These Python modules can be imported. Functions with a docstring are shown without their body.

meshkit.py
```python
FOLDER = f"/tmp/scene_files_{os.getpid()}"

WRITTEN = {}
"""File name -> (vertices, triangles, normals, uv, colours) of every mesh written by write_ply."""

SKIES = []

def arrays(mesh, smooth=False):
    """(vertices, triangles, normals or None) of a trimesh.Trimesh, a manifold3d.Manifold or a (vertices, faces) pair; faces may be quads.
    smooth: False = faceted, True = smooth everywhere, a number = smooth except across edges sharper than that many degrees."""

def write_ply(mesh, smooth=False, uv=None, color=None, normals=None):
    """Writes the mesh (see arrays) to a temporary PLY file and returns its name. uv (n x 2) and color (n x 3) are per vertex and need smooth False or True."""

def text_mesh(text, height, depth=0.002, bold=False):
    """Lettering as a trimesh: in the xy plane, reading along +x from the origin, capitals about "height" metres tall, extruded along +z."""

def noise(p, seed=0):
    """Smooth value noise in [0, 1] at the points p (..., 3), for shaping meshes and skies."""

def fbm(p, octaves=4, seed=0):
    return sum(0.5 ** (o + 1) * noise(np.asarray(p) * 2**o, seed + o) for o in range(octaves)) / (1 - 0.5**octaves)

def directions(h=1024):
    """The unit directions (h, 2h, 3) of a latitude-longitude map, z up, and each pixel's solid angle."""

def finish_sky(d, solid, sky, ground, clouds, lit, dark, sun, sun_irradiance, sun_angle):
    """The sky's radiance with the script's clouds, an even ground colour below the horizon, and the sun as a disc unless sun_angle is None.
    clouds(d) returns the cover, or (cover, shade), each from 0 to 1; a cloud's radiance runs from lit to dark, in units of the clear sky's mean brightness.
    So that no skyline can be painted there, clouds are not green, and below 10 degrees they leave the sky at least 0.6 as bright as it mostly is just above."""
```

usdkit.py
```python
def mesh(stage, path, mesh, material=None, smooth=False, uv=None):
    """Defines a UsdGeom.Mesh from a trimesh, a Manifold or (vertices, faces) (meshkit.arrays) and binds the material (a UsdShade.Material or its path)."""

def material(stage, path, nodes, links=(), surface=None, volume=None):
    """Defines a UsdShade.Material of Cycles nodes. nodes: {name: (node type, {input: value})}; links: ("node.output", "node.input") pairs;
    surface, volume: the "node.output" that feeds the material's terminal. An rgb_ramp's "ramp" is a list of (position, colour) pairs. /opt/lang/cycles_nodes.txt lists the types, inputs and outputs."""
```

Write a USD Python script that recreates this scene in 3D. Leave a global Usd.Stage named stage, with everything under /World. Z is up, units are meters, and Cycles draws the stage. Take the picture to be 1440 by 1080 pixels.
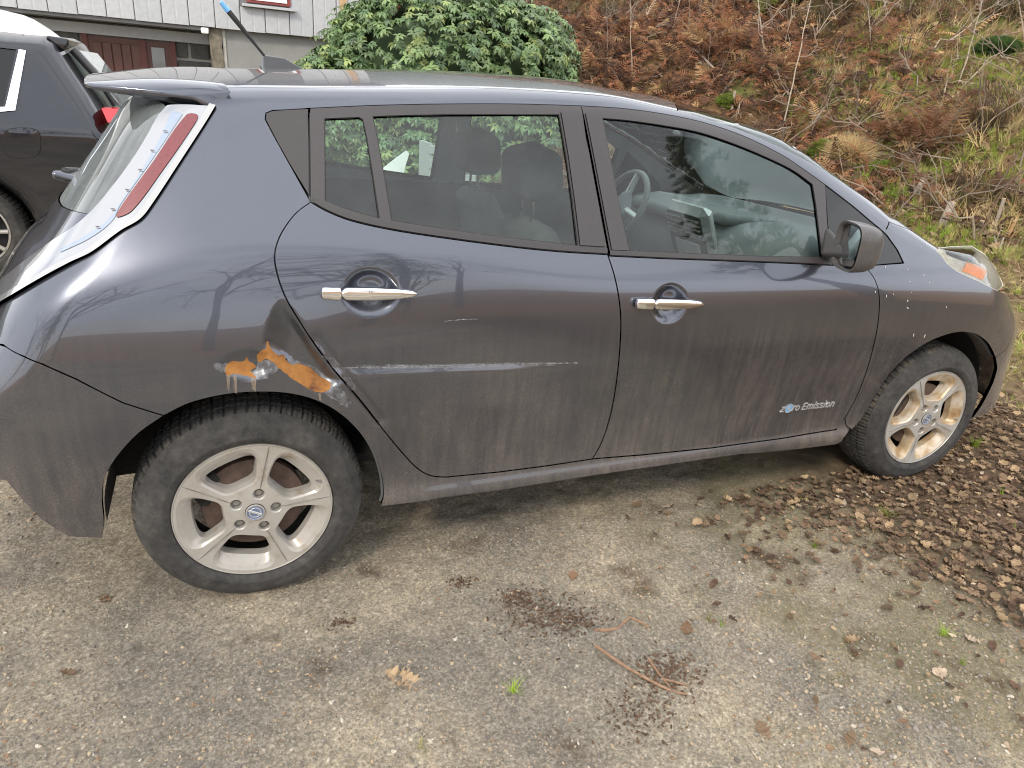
import math, random
import numpy as np, trimesh, shapely, usdkit, meshkit
from shapely.geometry import Polygon, Point, LineString, MultiPolygon
from shapely.ops import unary_union
from scipy.interpolate import PchipInterpolator as PC
from scipy.spatial import Delaunay, cKDTree
import manifold3d as m3
from pxr import Usd, UsdGeom, UsdLux, UsdShade, Sdf, Gf, Vt

stage = Usd.Stage.CreateInMemory()
UsdGeom.SetStageUpAxis(stage, UsdGeom.Tokens.z); UsdGeom.SetStageMetersPerUnit(stage, 1.0)
WORLD = UsdGeom.Xform.Define(stage, '/World').GetPrim(); stage.SetDefaultPrim(WORLD)
UsdGeom.Scope.Define(stage, '/World/Looks')

# ------------------------------------------------------------------ camera, sky, sun
CAM = np.array([-0.0324, -2.6676, 1.4502]); YAW, PITCH, ROLL, FL = 0.41142, 0.38967, 0.07821, 985.73
def _cam():
    cy, sy = math.cos(YAW), math.sin(YAW); cb, sb = math.cos(PITCH), math.sin(PITCH)
    f = np.array([sy*cb, cy*cb, -sb]); r = np.cross(f, [0, 0, 1]); r /= np.linalg.norm(r); u = np.cross(r, f)
    return np.array([r*math.cos(ROLL)+u*math.sin(ROLL), -r*math.sin(ROLL)+u*math.cos(ROLL), f])
RC = _cam()
cam = UsdGeom.Camera.Define(stage, '/World/camera')
_M = np.eye(4); _M[0, :3], _M[1, :3], _M[2, :3], _M[3, :3] = RC[0], RC[1], -RC[2], CAM
cam.AddTransformOp().Set(Gf.Matrix4d(*_M.ravel().tolist()))
cam.CreateHorizontalApertureAttr(36.0); cam.CreateVerticalApertureAttr(27.0)
cam.CreateFocalLengthAttr(36.0*FL/1440); cam.CreateClippingRangeAttr(Gf.Vec2f(0.05, 500))
cam.CreateFocusDistanceAttr(2.5); cam.CreateFStopAttr(0.0)
cam.CreateExposureAttr(0.65)

SUN = np.array([-0.50, -0.52, 0.62]); SUN /= np.linalg.norm(SUN)
sky = UsdLux.DomeLight.Define(stage, '/World/sky')
skym = usdkit.material(stage, '/World/Looks/sky_mat', {
    's': ('sky_texture', {'sky_type': 'single_scattering', 'sun_disc': False, 'sun_elevation': math.asin(SUN[2]), 'sun_rotation': math.atan2(SUN[0], SUN[1]), 'aerosol_density': 2.0}),
    'tc': ('texture_coordinate', {}), 'mp': ('mapping', {'scale': (1.0, 1.0, 2.2)}),
    'n': ('noise_texture', {'scale': 1.9, 'detail': 7, 'roughness': 0.58, 'distortion': 0.4}),
    'r': ('rgb_ramp', {'ramp': [(0.24, (0.25,)*3), (0.50, (1, 1, 1))]}),
    'm': ('mix_color', {'b': (14.0, 14.2, 14.6), 'use_clamp': False}),
    'b': ('background_shader', {'strength': 0.10})},
    [('tc.generated', 'mp.vector'), ('mp.vector', 'n.vector'), ('n.fac', 'r.fac'), ('r.color', 'm.fac'), ('s.color', 'm.a'), ('m.result', 'b.color')], surface='b.background')
UsdShade.MaterialBindingAPI.Apply(sky.GetPrim()).Bind(skym)
sky.GetPrim().SetCustomDataByKey('kind', 'structure')
sun = UsdLux.DistantLight.Define(stage, '/World/sun')
sun.CreateNormalizeAttr(True); sun.CreateIntensityAttr(0.40); sun.CreateAngleAttr(10.0); sun.CreateColorAttr(Gf.Vec3f(1.0, 0.89, 0.74))
_z = SUN; _x = np.cross([0, 0, 1], _z); _x /= np.linalg.norm(_x); _y = np.cross(_z, _x)
_S = np.eye(4); _S[0, :3], _S[1, :3], _S[2, :3] = _x, _y, _z
sun.AddTransformOp().Set(Gf.Matrix4d(*_S.ravel().tolist()))

# ------------------------------------------------------------------ helpers
def proj(P):
    d = (np.atleast_2d(P)-CAM)@RC.T
    return np.stack([720+FL*d[:, 0]/d[:, 2], 540-FL*d[:, 1]/d[:, 2]], 1)
def ray(px):
    px = np.atleast_2d(np.asarray(px, float))
    d = np.stack([(px[:, 0]-720)/FL, -(px[:, 1]-540)/FL, np.ones(len(px))], 1)@RC
    return d/np.linalg.norm(d, axis=1, keepdims=True)
def at(px, axis, v):
    d = ray(px); i = 'xyz'.index(axis)
    return CAM+d*((v-CAM[i])/d[:, i])[:, None]
_taken = {}
def numbered(path):
    k = _taken.get(path, -1)+1; _taken[path] = k
    return path if k == 0 else f'{path}_{k:03d}'
def pth(parent): return '/World' if parent is None else (parent.GetPath().pathString if hasattr(parent, 'GetPath') else str(parent))
def tag(o, label=None, cat=None, group=None, kind=None):
    p = o.GetPrim() if hasattr(o, 'GetPrim') else o
    for k, v in (('label', label), ('category', cat), ('group', group), ('kind', kind)):
        if v: p.SetCustomDataByKey(k, v)
    return p
def thing(name, label=None, cat=None, loc=(0, 0, 0), rotz=0, group=None):
    x = UsdGeom.Xform.Define(stage, numbered('/World/'+name)); x.AddTranslateOp().Set(Gf.Vec3d(*map(float, loc))); x.AddRotateZOp().Set(float(rotz))
    return tag(x, label, cat, group)
def obj(name, mesh, mat, parent=None, smooth=False, n=None):
    path = numbered(pth(parent)+'/'+name)
    if n is None:
        return usdkit.mesh(stage, path, mesh, mat, smooth=smooth).GetPrim()
    v, f = mesh
    m = UsdGeom.Mesh.Define(stage, path)
    m.CreatePointsAttr(Vt.Vec3fArray.FromNumpy(np.ascontiguousarray(v, np.float32)))
    m.CreateFaceVertexCountsAttr(Vt.IntArray.FromNumpy(np.full(len(f), 3, np.int32)))
    m.CreateFaceVertexIndicesAttr(Vt.IntArray.FromNumpy(np.ascontiguousarray(f, np.int32).ravel()))
    m.CreateSubdivisionSchemeAttr('none')
    m.CreateNormalsAttr(Vt.Vec3fArray.FromNumpy(np.ascontiguousarray(n, np.float32))); m.SetNormalsInterpolation('vertex')
    UsdShade.MaterialBindingAPI.Apply(m.GetPrim()).Bind(mat)
    return m.GetPrim()
def instancer(name, protos, mats, pos, quat, scale, idx, label=None, cat=None, parent=None, kind='stuff'):
    """protos: list of meshes (with smooth flag); quat (n,4) w,x,y,z"""
    path = numbered(pth(parent)+'/'+name)
    pi = UsdGeom.PointInstancer.Define(stage, path)
    rel = pi.CreatePrototypesRel()
    for k, (me, ma) in enumerate(zip(protos, mats)):
        q = usdkit.mesh(stage, f'{path}/{name}_shape_{k:03d}', me, ma, smooth=False)
        rel.AddTarget(q.GetPath())
    pi.CreatePositionsAttr(Vt.Vec3fArray.FromNumpy(np.asarray(pos, np.float32)))
    pi.CreateOrientationsAttr(Vt.QuathArray([Gf.Quath(float(a[0]), float(a[1]), float(a[2]), float(a[3])) for a in quat]))
    sc = np.asarray(scale, np.float32)
    if sc.ndim == 1: sc = np.repeat(sc[:, None], 3, 1)
    pi.CreateScalesAttr(Vt.Vec3fArray.FromNumpy(np.ascontiguousarray(sc)))
    pi.CreateProtoIndicesAttr(Vt.IntArray.FromNumpy(np.asarray(idx, np.int32)))
    return tag(pi, label, cat, None, kind)
def quat_from(zdir, spin):
    """rotation taking +z to zdir, preceded by a spin about z; vectorised, (n,4)"""
    zdir = zdir/np.linalg.norm(zdir, axis=1, keepdims=True)
    h = np.stack([1+zdir[:, 2], -zdir[:, 1], zdir[:, 0], np.zeros(len(zdir))], 1); h[h[:, 0] < 1e-6] = [0, 1, 0, 0]
    h /= np.linalg.norm(h, axis=1, keepdims=True)
    s = np.stack([np.cos(spin/2), 0*spin, 0*spin, np.sin(spin/2)], 1)
    a, b = h, s
    return np.stack([a[:, 0]*b[:, 0]-a[:, 3]*b[:, 3], a[:, 1]*b[:, 0]+a[:, 2]*b[:, 3], a[:, 2]*b[:, 0]-a[:, 1]*b[:, 3], a[:, 0]*b[:, 3]+a[:, 3]*b[:, 0]], 1)
def qmat(q):
    w, x, y, z = q
    return np.array([[1-2*(y*y+z*z), 2*(x*y-w*z), 2*(x*z+w*y)], [2*(x*y+w*z), 1-2*(x*x+z*z), 2*(y*z-w*x)], [2*(x*z-w*y), 2*(y*z+w*x), 1-2*(x*x+y*y)]])
def cat_(ms): return trimesh.util.concatenate(ms)
def box(sx, sy, sz, c=(0, 0, 0), bevel=0.0):
    if bevel <= 0:
        b = trimesh.creation.box((sx, sy, sz)); b.apply_translation(c); return b
    h = np.array([sx, sy, sz])/2
    pts = []
    for s in np.ndindex(2, 2, 2):
        g = np.array(s)*2-1
        for k in range(3):
            e = h-bevel; e[k] = h[k]; pts.append(g*e)
    b = trimesh.convex.convex_hull(np.array(pts)); b.apply_translation(c); return b
def hull_spheres(items, seg=20):
    """items: (x,y,z,r): the hull of spheres"""
    pts = []
    for x, y, z, r in items:
        s = trimesh.creation.icosphere(subdivisions=2, radius=r); pts.append(s.vertices+[x, y, z])
    return trimesh.convex.convex_hull(np.vstack(pts))
def tube(path, rad, seg=8, cap=True):
    """swept tube along points; rad scalar or per point"""
    path = np.asarray(path, float); n = len(path); rad = np.broadcast_to(rad, n)
    t = np.gradient(path, axis=0); t /= np.maximum(np.linalg.norm(t, axis=1, keepdims=True), 1e-9)
    up = np.array([0, 0, 1.0]) if abs(t[0][2]) < .9 else np.array([1.0, 0, 0])
    V = []; a = np.arange(seg)*2*np.pi/seg
    u = np.cross(t[0], up); u /= np.linalg.norm(u)
    for i in range(n):
        u = u-t[i]*(u@t[i]); u /= max(np.linalg.norm(u), 1e-9); w = np.cross(t[i], u)
        V.append(path[i]+rad[i]*(np.cos(a)[:, None]*u+np.sin(a)[:, None]*w))
    V = np.vstack(V); F = []
    for i in range(n-1):
        for k in range(seg):
            p, q = i*seg+k, i*seg+(k+1) % seg
            F += [(p, q, q+seg), (p, q+seg, p+seg)]
    if cap:
        F += [(0, k+1, k) for k in range(1, seg-1)]+[((n-1)*seg, (n-1)*seg+k, (n-1)*seg+k+1) for k in range(1, seg-1)]
    return trimesh.Trimesh(V, F, process=False)
def revolve_y(profile, seg=96, mod=None):
    """profile: (axial toward viewer, r); revolved about the y axis, axial -> -y. mod(phi, k) scales r at profile point k"""
    pr = np.asarray(profile, float); n = len(pr)
    V = []
    for j in range(seg):
        ph = 2*np.pi*j/seg
        r = pr[:, 1]+(mod(ph) if mod else 0)
        V.append(np.stack([r*np.cos(ph), -pr[:, 0], r*np.sin(ph)], 1))
    V = np.vstack(V); F = []
    for j in range(seg):
        a, b = j*n, ((j+1) % seg)*n
        for k in range(n-1):
            F += [(a+k, b+k, b+k+1), (a+k, b+k+1, a+k+1)]
    return trimesh.Trimesh(V, F, process=False)
def resample(pts, step):
    pts = np.asarray(pts, float); out = []
    for a, b in zip(pts[:-1], pts[1:]):
        k = max(1, int(np.ceil(np.linalg.norm(b-a)/step)))
        out.append(a+(b-a)*(np.arange(k)/k)[:, None])
    return np.vstack(out+[pts[-1:]])
def smooth_path(pts, step=3.0, closed=False):
    """Catmull-Rom through points"""
    p = np.asarray(pts, float)
    q = np.vstack([p[-1:], p, p[:2]]) if closed else np.vstack([2*p[0]-p[1], p, 2*p[-1]-p[-2]])
    out = []
    for i in range(1, len(q)-2):
        k = max(2, int(np.linalg.norm(q[i+1]-q[i])/step)); t = (np.arange(k)/k)[:, None]
        a, b, c, d = q[i-1], q[i], q[i+1], q[i+2]
        # centripetal-ish tangents limited by the segment length
        L = np.linalg.norm(c-b); m1 = (c-a)*L/max(np.linalg.norm(b-a)+L, 1e-9); m2 = (d-b)*L/max(np.linalg.norm(d-c)+L, 1e-9)
        out.append((2*t**3-3*t**2+1)*b+(t**3-2*t**2+t)*m1+(-2*t**3+3*t**2)*c+(t**3-t**2)*m2)
    return np.vstack(out+([] if closed else [p[-1:]]))
def fill_polygon(poly, step):
    """Delaunay triangulation of a shapely polygon with interior grid points; returns (pts, tris, loops)"""
    polys = list(poly.geoms) if poly.geom_type == 'MultiPolygon' else [poly]
    B, loops, k = [], [], 0
    for pg in polys:
        for ring in [pg.exterior]+list(pg.interiors):
            c = resample(np.array(ring.coords), step*0.8)[:-1]
            B.append(c); loops.append(np.arange(k, k+len(c))); k += len(c)
    B = np.vstack(B)
    x0, y0, x1, y1 = poly.bounds
    gx = np.arange(x0, x1, step); gy = np.arange(y0, y1, step*0.866)
    G = np.array([(a+(j % 2)*step/2, b) for j, b in enumerate(gy) for a in gx])
    if len(G):
        G = G[shapely.contains_xy(poly, G[:, 0], G[:, 1])]
        if len(G): G = G[cKDTree(B).query(G)[0] > step*0.55]
    P = np.vstack([B, G]) if len(G) else B
    T = Delaunay(P).simplices
    c = P[T].mean(1)
    T = T[shapely.contains_xy(poly, c[:, 0], c[:, 1])]
    e1, e2 = P[T[:, 1]]-P[T[:, 0]], P[T[:, 2]]-P[T[:, 0]]
    ar = e1[:, 0]*e2[:, 1]-e1[:, 1]*e2[:, 0]
    T = T[np.abs(ar) > 1e-10]; ar = ar[np.abs(ar) > 1e-10]
    T[ar < 0] = T[ar < 0][:, ::-1]
    return P, T, loops

# ------------------------------------------------------------------ materials
def mat(name, nodes, links=(), surface='p.BSDF', volume=None): return usdkit.material(stage, '/World/Looks/'+name, nodes, links, surface=surface, volume=volume)
def plain(name, color, rough=0.5, metal=0.0, noise=None, coat=0.0, spec=0.5, bump=0.0, bscale=200):
    nd = {'p': ('principled_bsdf', {'base_color': color, 'roughness': rough, 'metallic': metal, 'coat_weight': coat, 'specular_ior_level': spec})}; lk = []
    if noise:
        sc, amt = noise
        nd.update({'tc': ('texture_coordinate', {}), 'n': ('noise_texture', {'scale': sc, 'detail': 5, 'roughness': 0.6}),
                   'r': ('rgb_ramp', {'ramp': [(0.25, tuple(c*(1-amt) for c in color)), (0.75, tuple(min(1, c*(1+amt)) for c in color))]})})
        lk += [('tc.object', 'n.vector'), ('n.fac', 'r.fac'), ('r.color', 'p.base_color')]
    if bump:
        nd.update({'tc2': ('texture_coordinate', {}), 'nb': ('noise_texture', {'scale': bscale, 'detail': 4}), 'bp': ('bump', {'strength': bump, 'distance': 0.004})})
        lk += [('tc2.object', 'nb.vector'), ('nb.fac', 'bp.height'), ('bp.normal', 'p.normal')]
    return mat(name, nd, lk)
def glassy(name, tint, ior=1.5, rough=0.0, boost=0.0, dust=0.0):
    if dust:
        return mat(name, {'t': ('transparent_bsdf', {'color': tint}), 'g': ('glossy_bsdf', {'color': (1, 1, 1), 'roughness': rough}), 'f': ('fresnel', {'IOR': ior}),
                      'a': ('math', {'math_type': 'add', 'value2': boost, 'use_clamp': True}), 'm': ('mix_closure', {}), 'd': ('diffuse_bsdf', {'color': (.42, .46, .45)}), 'm2': ('mix_closure', {}),
                      'ge': ('geometry', {}), 'n': ('noise_texture', {'scale': 7, 'detail': 6, 'roughness': .65}), 'r': ('map_range', {'from_min': .3, 'from_max': .75, 'to_min': dust*.5, 'to_max': dust*1.7, 'clamp': True})},
               [('f.fac', 'a.value1'), ('a.value', 'm.fac'), ('t.BSDF', 'm.closure1'), ('g.BSDF', 'm.closure2'), ('m.closure', 'm2.closure1'), ('d.BSDF', 'm2.closure2'), ('ge.position', 'n.vector'), ('n.fac', 'r.value'), ('r.result', 'm2.fac')], surface='m2.closure')
    return mat(name, {'t': ('transparent_bsdf', {'color': tint}), 'g': ('glossy_bsdf', {'color': (1, 1, 1), 'roughness': rough}), 'f': ('fresnel', {'IOR': ior}),
                      'a': ('math', {'math_type': 'add', 'value2': boost, 'use_clamp': True}), 'm': ('mix_closure', {})},
               [('f.fac', 'a.value1'), ('a.value', 'm.fac'), ('t.BSDF', 'm.closure1'), ('g.BSDF', 'm.closure2')], surface='m.closure')
def paint(name, base, dirt_top, dirt_amt):
    """metallic car paint under a clear coat, with road film that thickens towards the sill, runs in streaks and specks"""
    nd = {
        'g': ('geometry', {}), 'sx': ('separate_xyz', {}),
        'flake': ('noise_texture', {'scale': 900, 'detail': 1}), 'fr': ('rgb_ramp', {'ramp': [(0.3, tuple(c*0.8 for c in base)), (0.7, tuple(c*1.25 for c in base))]}),
        'p': ('principled_bsdf', {'metallic': 0.92, 'roughness': 0.24, 'coat_weight': 1.0, 'coat_roughness': 0.02, 'coat_ior': 1.55}),
        'mr': ('map_range', {'from_min': dirt_top, 'from_max': 0.30, 'to_min': 0.0, 'to_max': 1.0, 'clamp': True}),
        'ms': ('mapping', {'scale': (34, 34, 1.4)}), 'ns': ('noise_texture', {'scale': 1.0, 'detail': 5, 'roughness': 0.65}),
        'mb': ('mapping', {'scale': (2.2, 2.2, 3.2)}), 'nb': ('noise_texture', {'scale': 1.0, 'detail': 4, 'roughness': 0.55}),
        'nf': ('noise_texture', {'scale': 260, 'detail': 3, 'roughness': 0.7}),
        'rs': ('rgb_ramp', {'ramp': [(0.34, (0.42,)*3), (0.66, (1.3,)*3)]}), 'rb': ('rgb_ramp', {'ramp': [(0.3, (0.55,)*3), (0.7, (1.3,)*3)]}),
        'rf': ('rgb_ramp', {'ramp': [(0.38, (0.70,)*3), (0.56, (1.0,)*3), (0.66, (2.3,)*3)]}),
        'a1': ('math', {'math_type': 'multiply'}), 'a2': ('math', {'math_type': 'multiply'}), 'a3': ('math', {'math_type': 'multiply'}),
        'a4': ('math', {'math_type': 'multiply_add', 'value2': dirt_amt, 'value3': 0.022, 'use_clamp': True}),
        'dc': ('rgb_ramp', {'ramp': [(0.3, (0.080, 0.070, 0.064)), (0.7, (0.150, 0.130, 0.114))]}),
        'd': ('principled_bsdf', {'roughness': 0.85, 'specular_ior_level': 0.3}),
        'pw': ('noise_texture', {'scale': 2.6, 'detail': 2}), 'bw': ('bump', {'strength': 0.035, 'distance': 0.02}),
        'm': ('mix_closure', {})}
    lk = [('g.position', 'sx.vector'), ('g.position', 'flake.vector'), ('flake.fac', 'fr.fac'), ('fr.color', 'p.base_color'), ('sx.z', 'mr.value'),
          ('g.position', 'ms.vector'), ('ms.vector', 'ns.vector'), ('g.position', 'mb.vector'), ('mb.vector', 'nb.vector'), ('g.position', 'nf.vector'),
          ('ns.fac', 'rs.fac'), ('nb.fac', 'rb.fac'), ('nf.fac', 'rf.fac'), ('mr.result', 'a1.value1'), ('rs.color', 'a1.value2'), ('a1.value', 'a2.value1'), ('rb.color', 'a2.value2'),
          ('a2.value', 'a3.value1'), ('rf.color', 'a3.value2'), ('a3.value', 'a4.value1'), ('a4.value', 'm.fac'), ('nb.fac', 'dc.fac'), ('dc.color', 'd.base_color'),
          ('g.position', 'pw.vector'), ('pw.fac', 'bw.height'), ('bw.normal', 'p.coat_normal'),
          ('p.BSDF', 'm.closure1'), ('d.BSDF', 'm.closure2')]
    return mat(name, nd, lk, surface='m.closure')
M = {}
M['paint'] = paint('grey_paint', (0.070, 0.078, 0.100), 0.88, 0.50)
M['suvpaint'] = paint('dark_suv_paint', (0.012, 0.014, 0.021), 0.6, 0.2)
M['whitepaint'] = plain('white_paint', (0.80, 0.80, 0.80), 0.25, coat=0.6)
M['black_trim'] = plain('black_trim', (0.030, 0.027, 0.028), 0.42, noise=(300, 0.25))
M['pillar'] = plain('pillar_film', (0.036, 0.032, 0.034), 0.38, noise=(200, 0.2))
M['gloss_black'] = plain('gloss_black', (0.012, 0.012, 0.014), 0.12, coat=0.5)
M['rubber'] = plain('seal_rubber', (0.012, 0.012, 0.012), 0.7)
M['void'] = plain('cavity_black', (0.010, 0.010, 0.010), 0.9)
M['liner'] = plain('arch_liner', (0.014, 0.013, 0.012), 0.95, noise=(60, 0.5))
M['lining'] = plain('interior_trim', (0.095, 0.105, 0.11), 0.75)
M['headliner'] = plain('headliner', (0.40, 0.41, 0.40), 0.9)
M['pillar_trim'] = plain('pillar_trim', (0.26, 0.27, 0.27), 0.85)
M['seat'] = plain('seat_fabric', (0.085, 0.095, 0.10), 0.9, noise=(400, 0.25))
M['seat_light'] = plain('headrest_fabric', (0.022, 0.025, 0.028), 0.9)
M['dash'] = plain('dash_plastic', (0.15, 0.165, 0.17), 0.7, noise=(600, 0.2))
M['dash_silver'] = plain('dash_silver', (0.45, 0.46, 0.46), 0.35, metal=0.6)
M['screen'] = plain('screen_glass', (0.40, 0.42, 0.42), 0.15, coat=0.5)
M['chrome'] = plain('chrome', (0.82, 0.82, 0.84), 0.06, metal=1.0)
M['lamp_silver'] = plain('lamp_silver', (0.33, 0.335, 0.35), 0.12, metal=0.75, coat=1.0)
M['lamp_trim'] = plain('lamp_trim', (0.36, 0.36, 0.36), 0.12, metal=0.5, coat=1.0)
M['lens_red'] = plain('lens_red', (0.13, 0.012, 0.016), 0.22, coat=0.8, noise=(150, 0.2))
M['suv_red'] = plain('bright_red_lens', (0.55, 0.02, 0.03), 0.15, coat=0.8)
M['amber'] = plain('amber_lens', (0.80, 0.26, 0.015), 0.2, coat=0.8, noise=(120, 0.2))
M['glass'] = glassy('side_glass', (0.80, 0.91, 0.88), 1.47, boost=0.0, dust=.016)
M['glass_front'] = glassy('front_glass', (0.82, 0.92, 0.89), 1.47, boost=0.0, dust=.004)
M['darkglass'] = glassy('dark_glass', (0.05, 0.055, 0.06), 1.52)
M['rearglass'] = glassy('rear_glass', (0.78, 0.90, 0.87), 1.55, boost=.05, dust=.10)
M['lens'] = glassy('lamp_lens', (0.92, 0.92, 0.88), 1.5, boost=0.0)
M['lamp_blue'] = plain('lamp_blue', (0.27, 0.31, 0.38), 0.10, metal=0.8, coat=1.0)
M['mirror'] = plain('mirror_glass', (0.75, 0.78, 0.80), 0.02, metal=1.0)
def tyre_mat(name, dirt):
    return mat(name, {'g': ('geometry', {}), 'n': ('noise_texture', {'scale': 40, 'detail': 8, 'roughness': 0.7}), 'n2': ('noise_texture', {'scale': 9, 'detail': 4}),
        'r': ('rgb_ramp', {'ramp': [(0.36, (0.020, 0.020, 0.021)), (0.52, (0.043, 0.042, 0.041)), (0.68, dirt)]}), 'mx': ('math', {'math_type': 'multiply_add', 'value2': 0.6}), 'h': ('math', {'math_type': 'multiply', 'value2': 0.42}),
        'p': ('principled_bsdf', {'roughness': 0.82, 'specular_ior_level': 0.35}), 'nb': ('noise_texture', {'scale': 350, 'detail': 3}), 'bp': ('bump', {'strength': 0.35, 'distance': 0.002})},
        [('g.position', 'n.vector'), ('g.position', 'n2.vector'), ('g.position', 'nb.vector'), ('n2.fac', 'h.value1'), ('n.fac', 'mx.value1'), ('h.value', 'mx.value3'), ('mx.value', 'r.fac'), ('r.color', 'p.base_color'), ('nb.fac', 'bp.height'), ('bp.normal', 'p.normal')])
M['tyre'] = tyre_mat('tyre_rubber', (0.075, 0.070, 0.064))
M['tread'] = tyre_mat('tyre_tread', (0.13, 0.105, 0.075))
M['alloy'] = mat('alloy_paint', {'g': ('geometry', {}), 'n': ('noise_texture', {'scale': 22, 'detail': 6, 'roughness': 0.65}),
    'r': ('rgb_ramp', {'ramp': [(0.35, (0.36, 0.348, 0.325)), (0.58, (0.33, 0.312, 0.285)), (0.74, (0.25, 0.205, 0.155))]}),
    'p': ('principled_bsdf', {'metallic': 0.25, 'roughness': 0.38, 'coat_weight': 0.3, 'coat_roughness': 0.2})}, [('g.position', 'n.vector'), ('n.fac', 'r.fac'), ('r.color', 'p.base_color')])
M['alloy_stained'] = mat('alloy_stained', {'g': ('geometry', {}), 'n': ('noise_texture', {'scale': 11, 'detail': 6, 'roughness': 0.6}),
    'r': ('rgb_ramp', {'ramp': [(0.38, (0.52, 0.47, 0.40)), (0.50, (0.42, 0.33, 0.22)), (0.66, (0.26, 0.15, 0.06))]}),
    'p': ('principled_bsdf', {'metallic': 0.2, 'roughness': 0.42})}, [('g.position', 'n.vector'), ('n.fac', 'r.fac'), ('r.color', 'p.base_color')])
M['disc'] = plain('brake_disc_rust', (0.075, 0.050, 0.040), 0.6, metal=0.3, noise=(25, 0.5))
M['nut'] = plain('lug_nut', (0.35, 0.34, 0.33), 0.35, metal=0.8)
M['badge'] = plain('badge_blue', (0.16, 0.21, 0.34), 0.25, metal=0.5, coat=0.8)
M['silver'] = plain('silver_plastic', (0.62, 0.62, 0.62), 0.25, metal=0.7)
M['blue'] = plain('emblem_blue', (0.10, 0.32, 0.60), 0.25, coat=0.6)
M['rust'] = mat('rust', {'g': ('geometry', {}), 'n': ('noise_texture', {'scale': 60, 'detail': 7, 'roughness': 0.7}), 'n2': ('noise_texture', {'scale': 14, 'detail': 3}),
    'r': ('rgb_ramp', {'ramp': [(0.32, (0.085, 0.030, 0.012)), (0.47, (0.24, 0.100, 0.022)), (0.7, (0.33, 0.155, 0.038))]}), 'mm': ('math', {'math_type': 'multiply_add', 'value2': 0.5}), 'h': ('math', {'math_type': 'multiply', 'value2': 0.5}),
    'p': ('principled_bsdf', {'roughness': 0.85}), 'bp': ('bump', {'strength': 0.5, 'distance': 0.002})},
    [('g.position', 'n.vector'), ('g.position', 'n2.vector'), ('n2.fac', 'h.value1'), ('n.fac', 'mm.value1'), ('h.value', 'mm.value3'), ('mm.value', 'r.fac'), ('r.color', 'p.base_color'), ('n.fac', 'bp.height'), ('bp.normal', 'p.normal')])
M['rust_edge'] = plain('rust_edge', (0.12, 0.050, 0.022), 0.9, noise=(150, 0.5))
def worn(name, c, lo, hi, scale, metal=0.3, rough=.5):
    return mat(name, {'t': ('transparent_bsdf', {}), 'd': ('principled_bsdf', {'base_color': c, 'roughness': rough, 'metallic': metal}), 'g': ('geometry', {}), 'n': ('noise_texture', {'scale': scale, 'detail': 7, 'roughness': 0.75}),
        'r': ('rgb_ramp', {'ramp': [(lo, (0,)*3), (hi, (1,)*3)]}), 'm': ('mix_closure', {})}, [('g.position', 'n.vector'), ('n.fac', 'r.fac'), ('r.color', 'm.fac'), ('t.BSDF', 'm.closure1'), ('d.BSDF', 'm.closure2')], surface='m.closure')
M['bare'] = mat('scraped_primer', {'g': ('geometry', {}), 'n': ('noise_texture', {'scale': 48, 'detail': 7, 'roughness': 0.7}), 'r': ('rgb_ramp', {'ramp': [(0.36, (0.050, 0.052, 0.060)), (0.52, (0.13, 0.135, 0.15)), (0.70, (0.34, 0.35, 0.37))]}),
    'p': ('principled_bsdf', {'roughness': .42, 'metallic': .55, 'coat_weight': .3})}, [('g.position', 'n.vector'), ('n.fac', 'r.fac'), ('r.color', 'p.base_color')])
M['scuff'] = worn('scuff', (0.15, 0.147, 0.15), .42, 1.05, 30, .1, .7)
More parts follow.
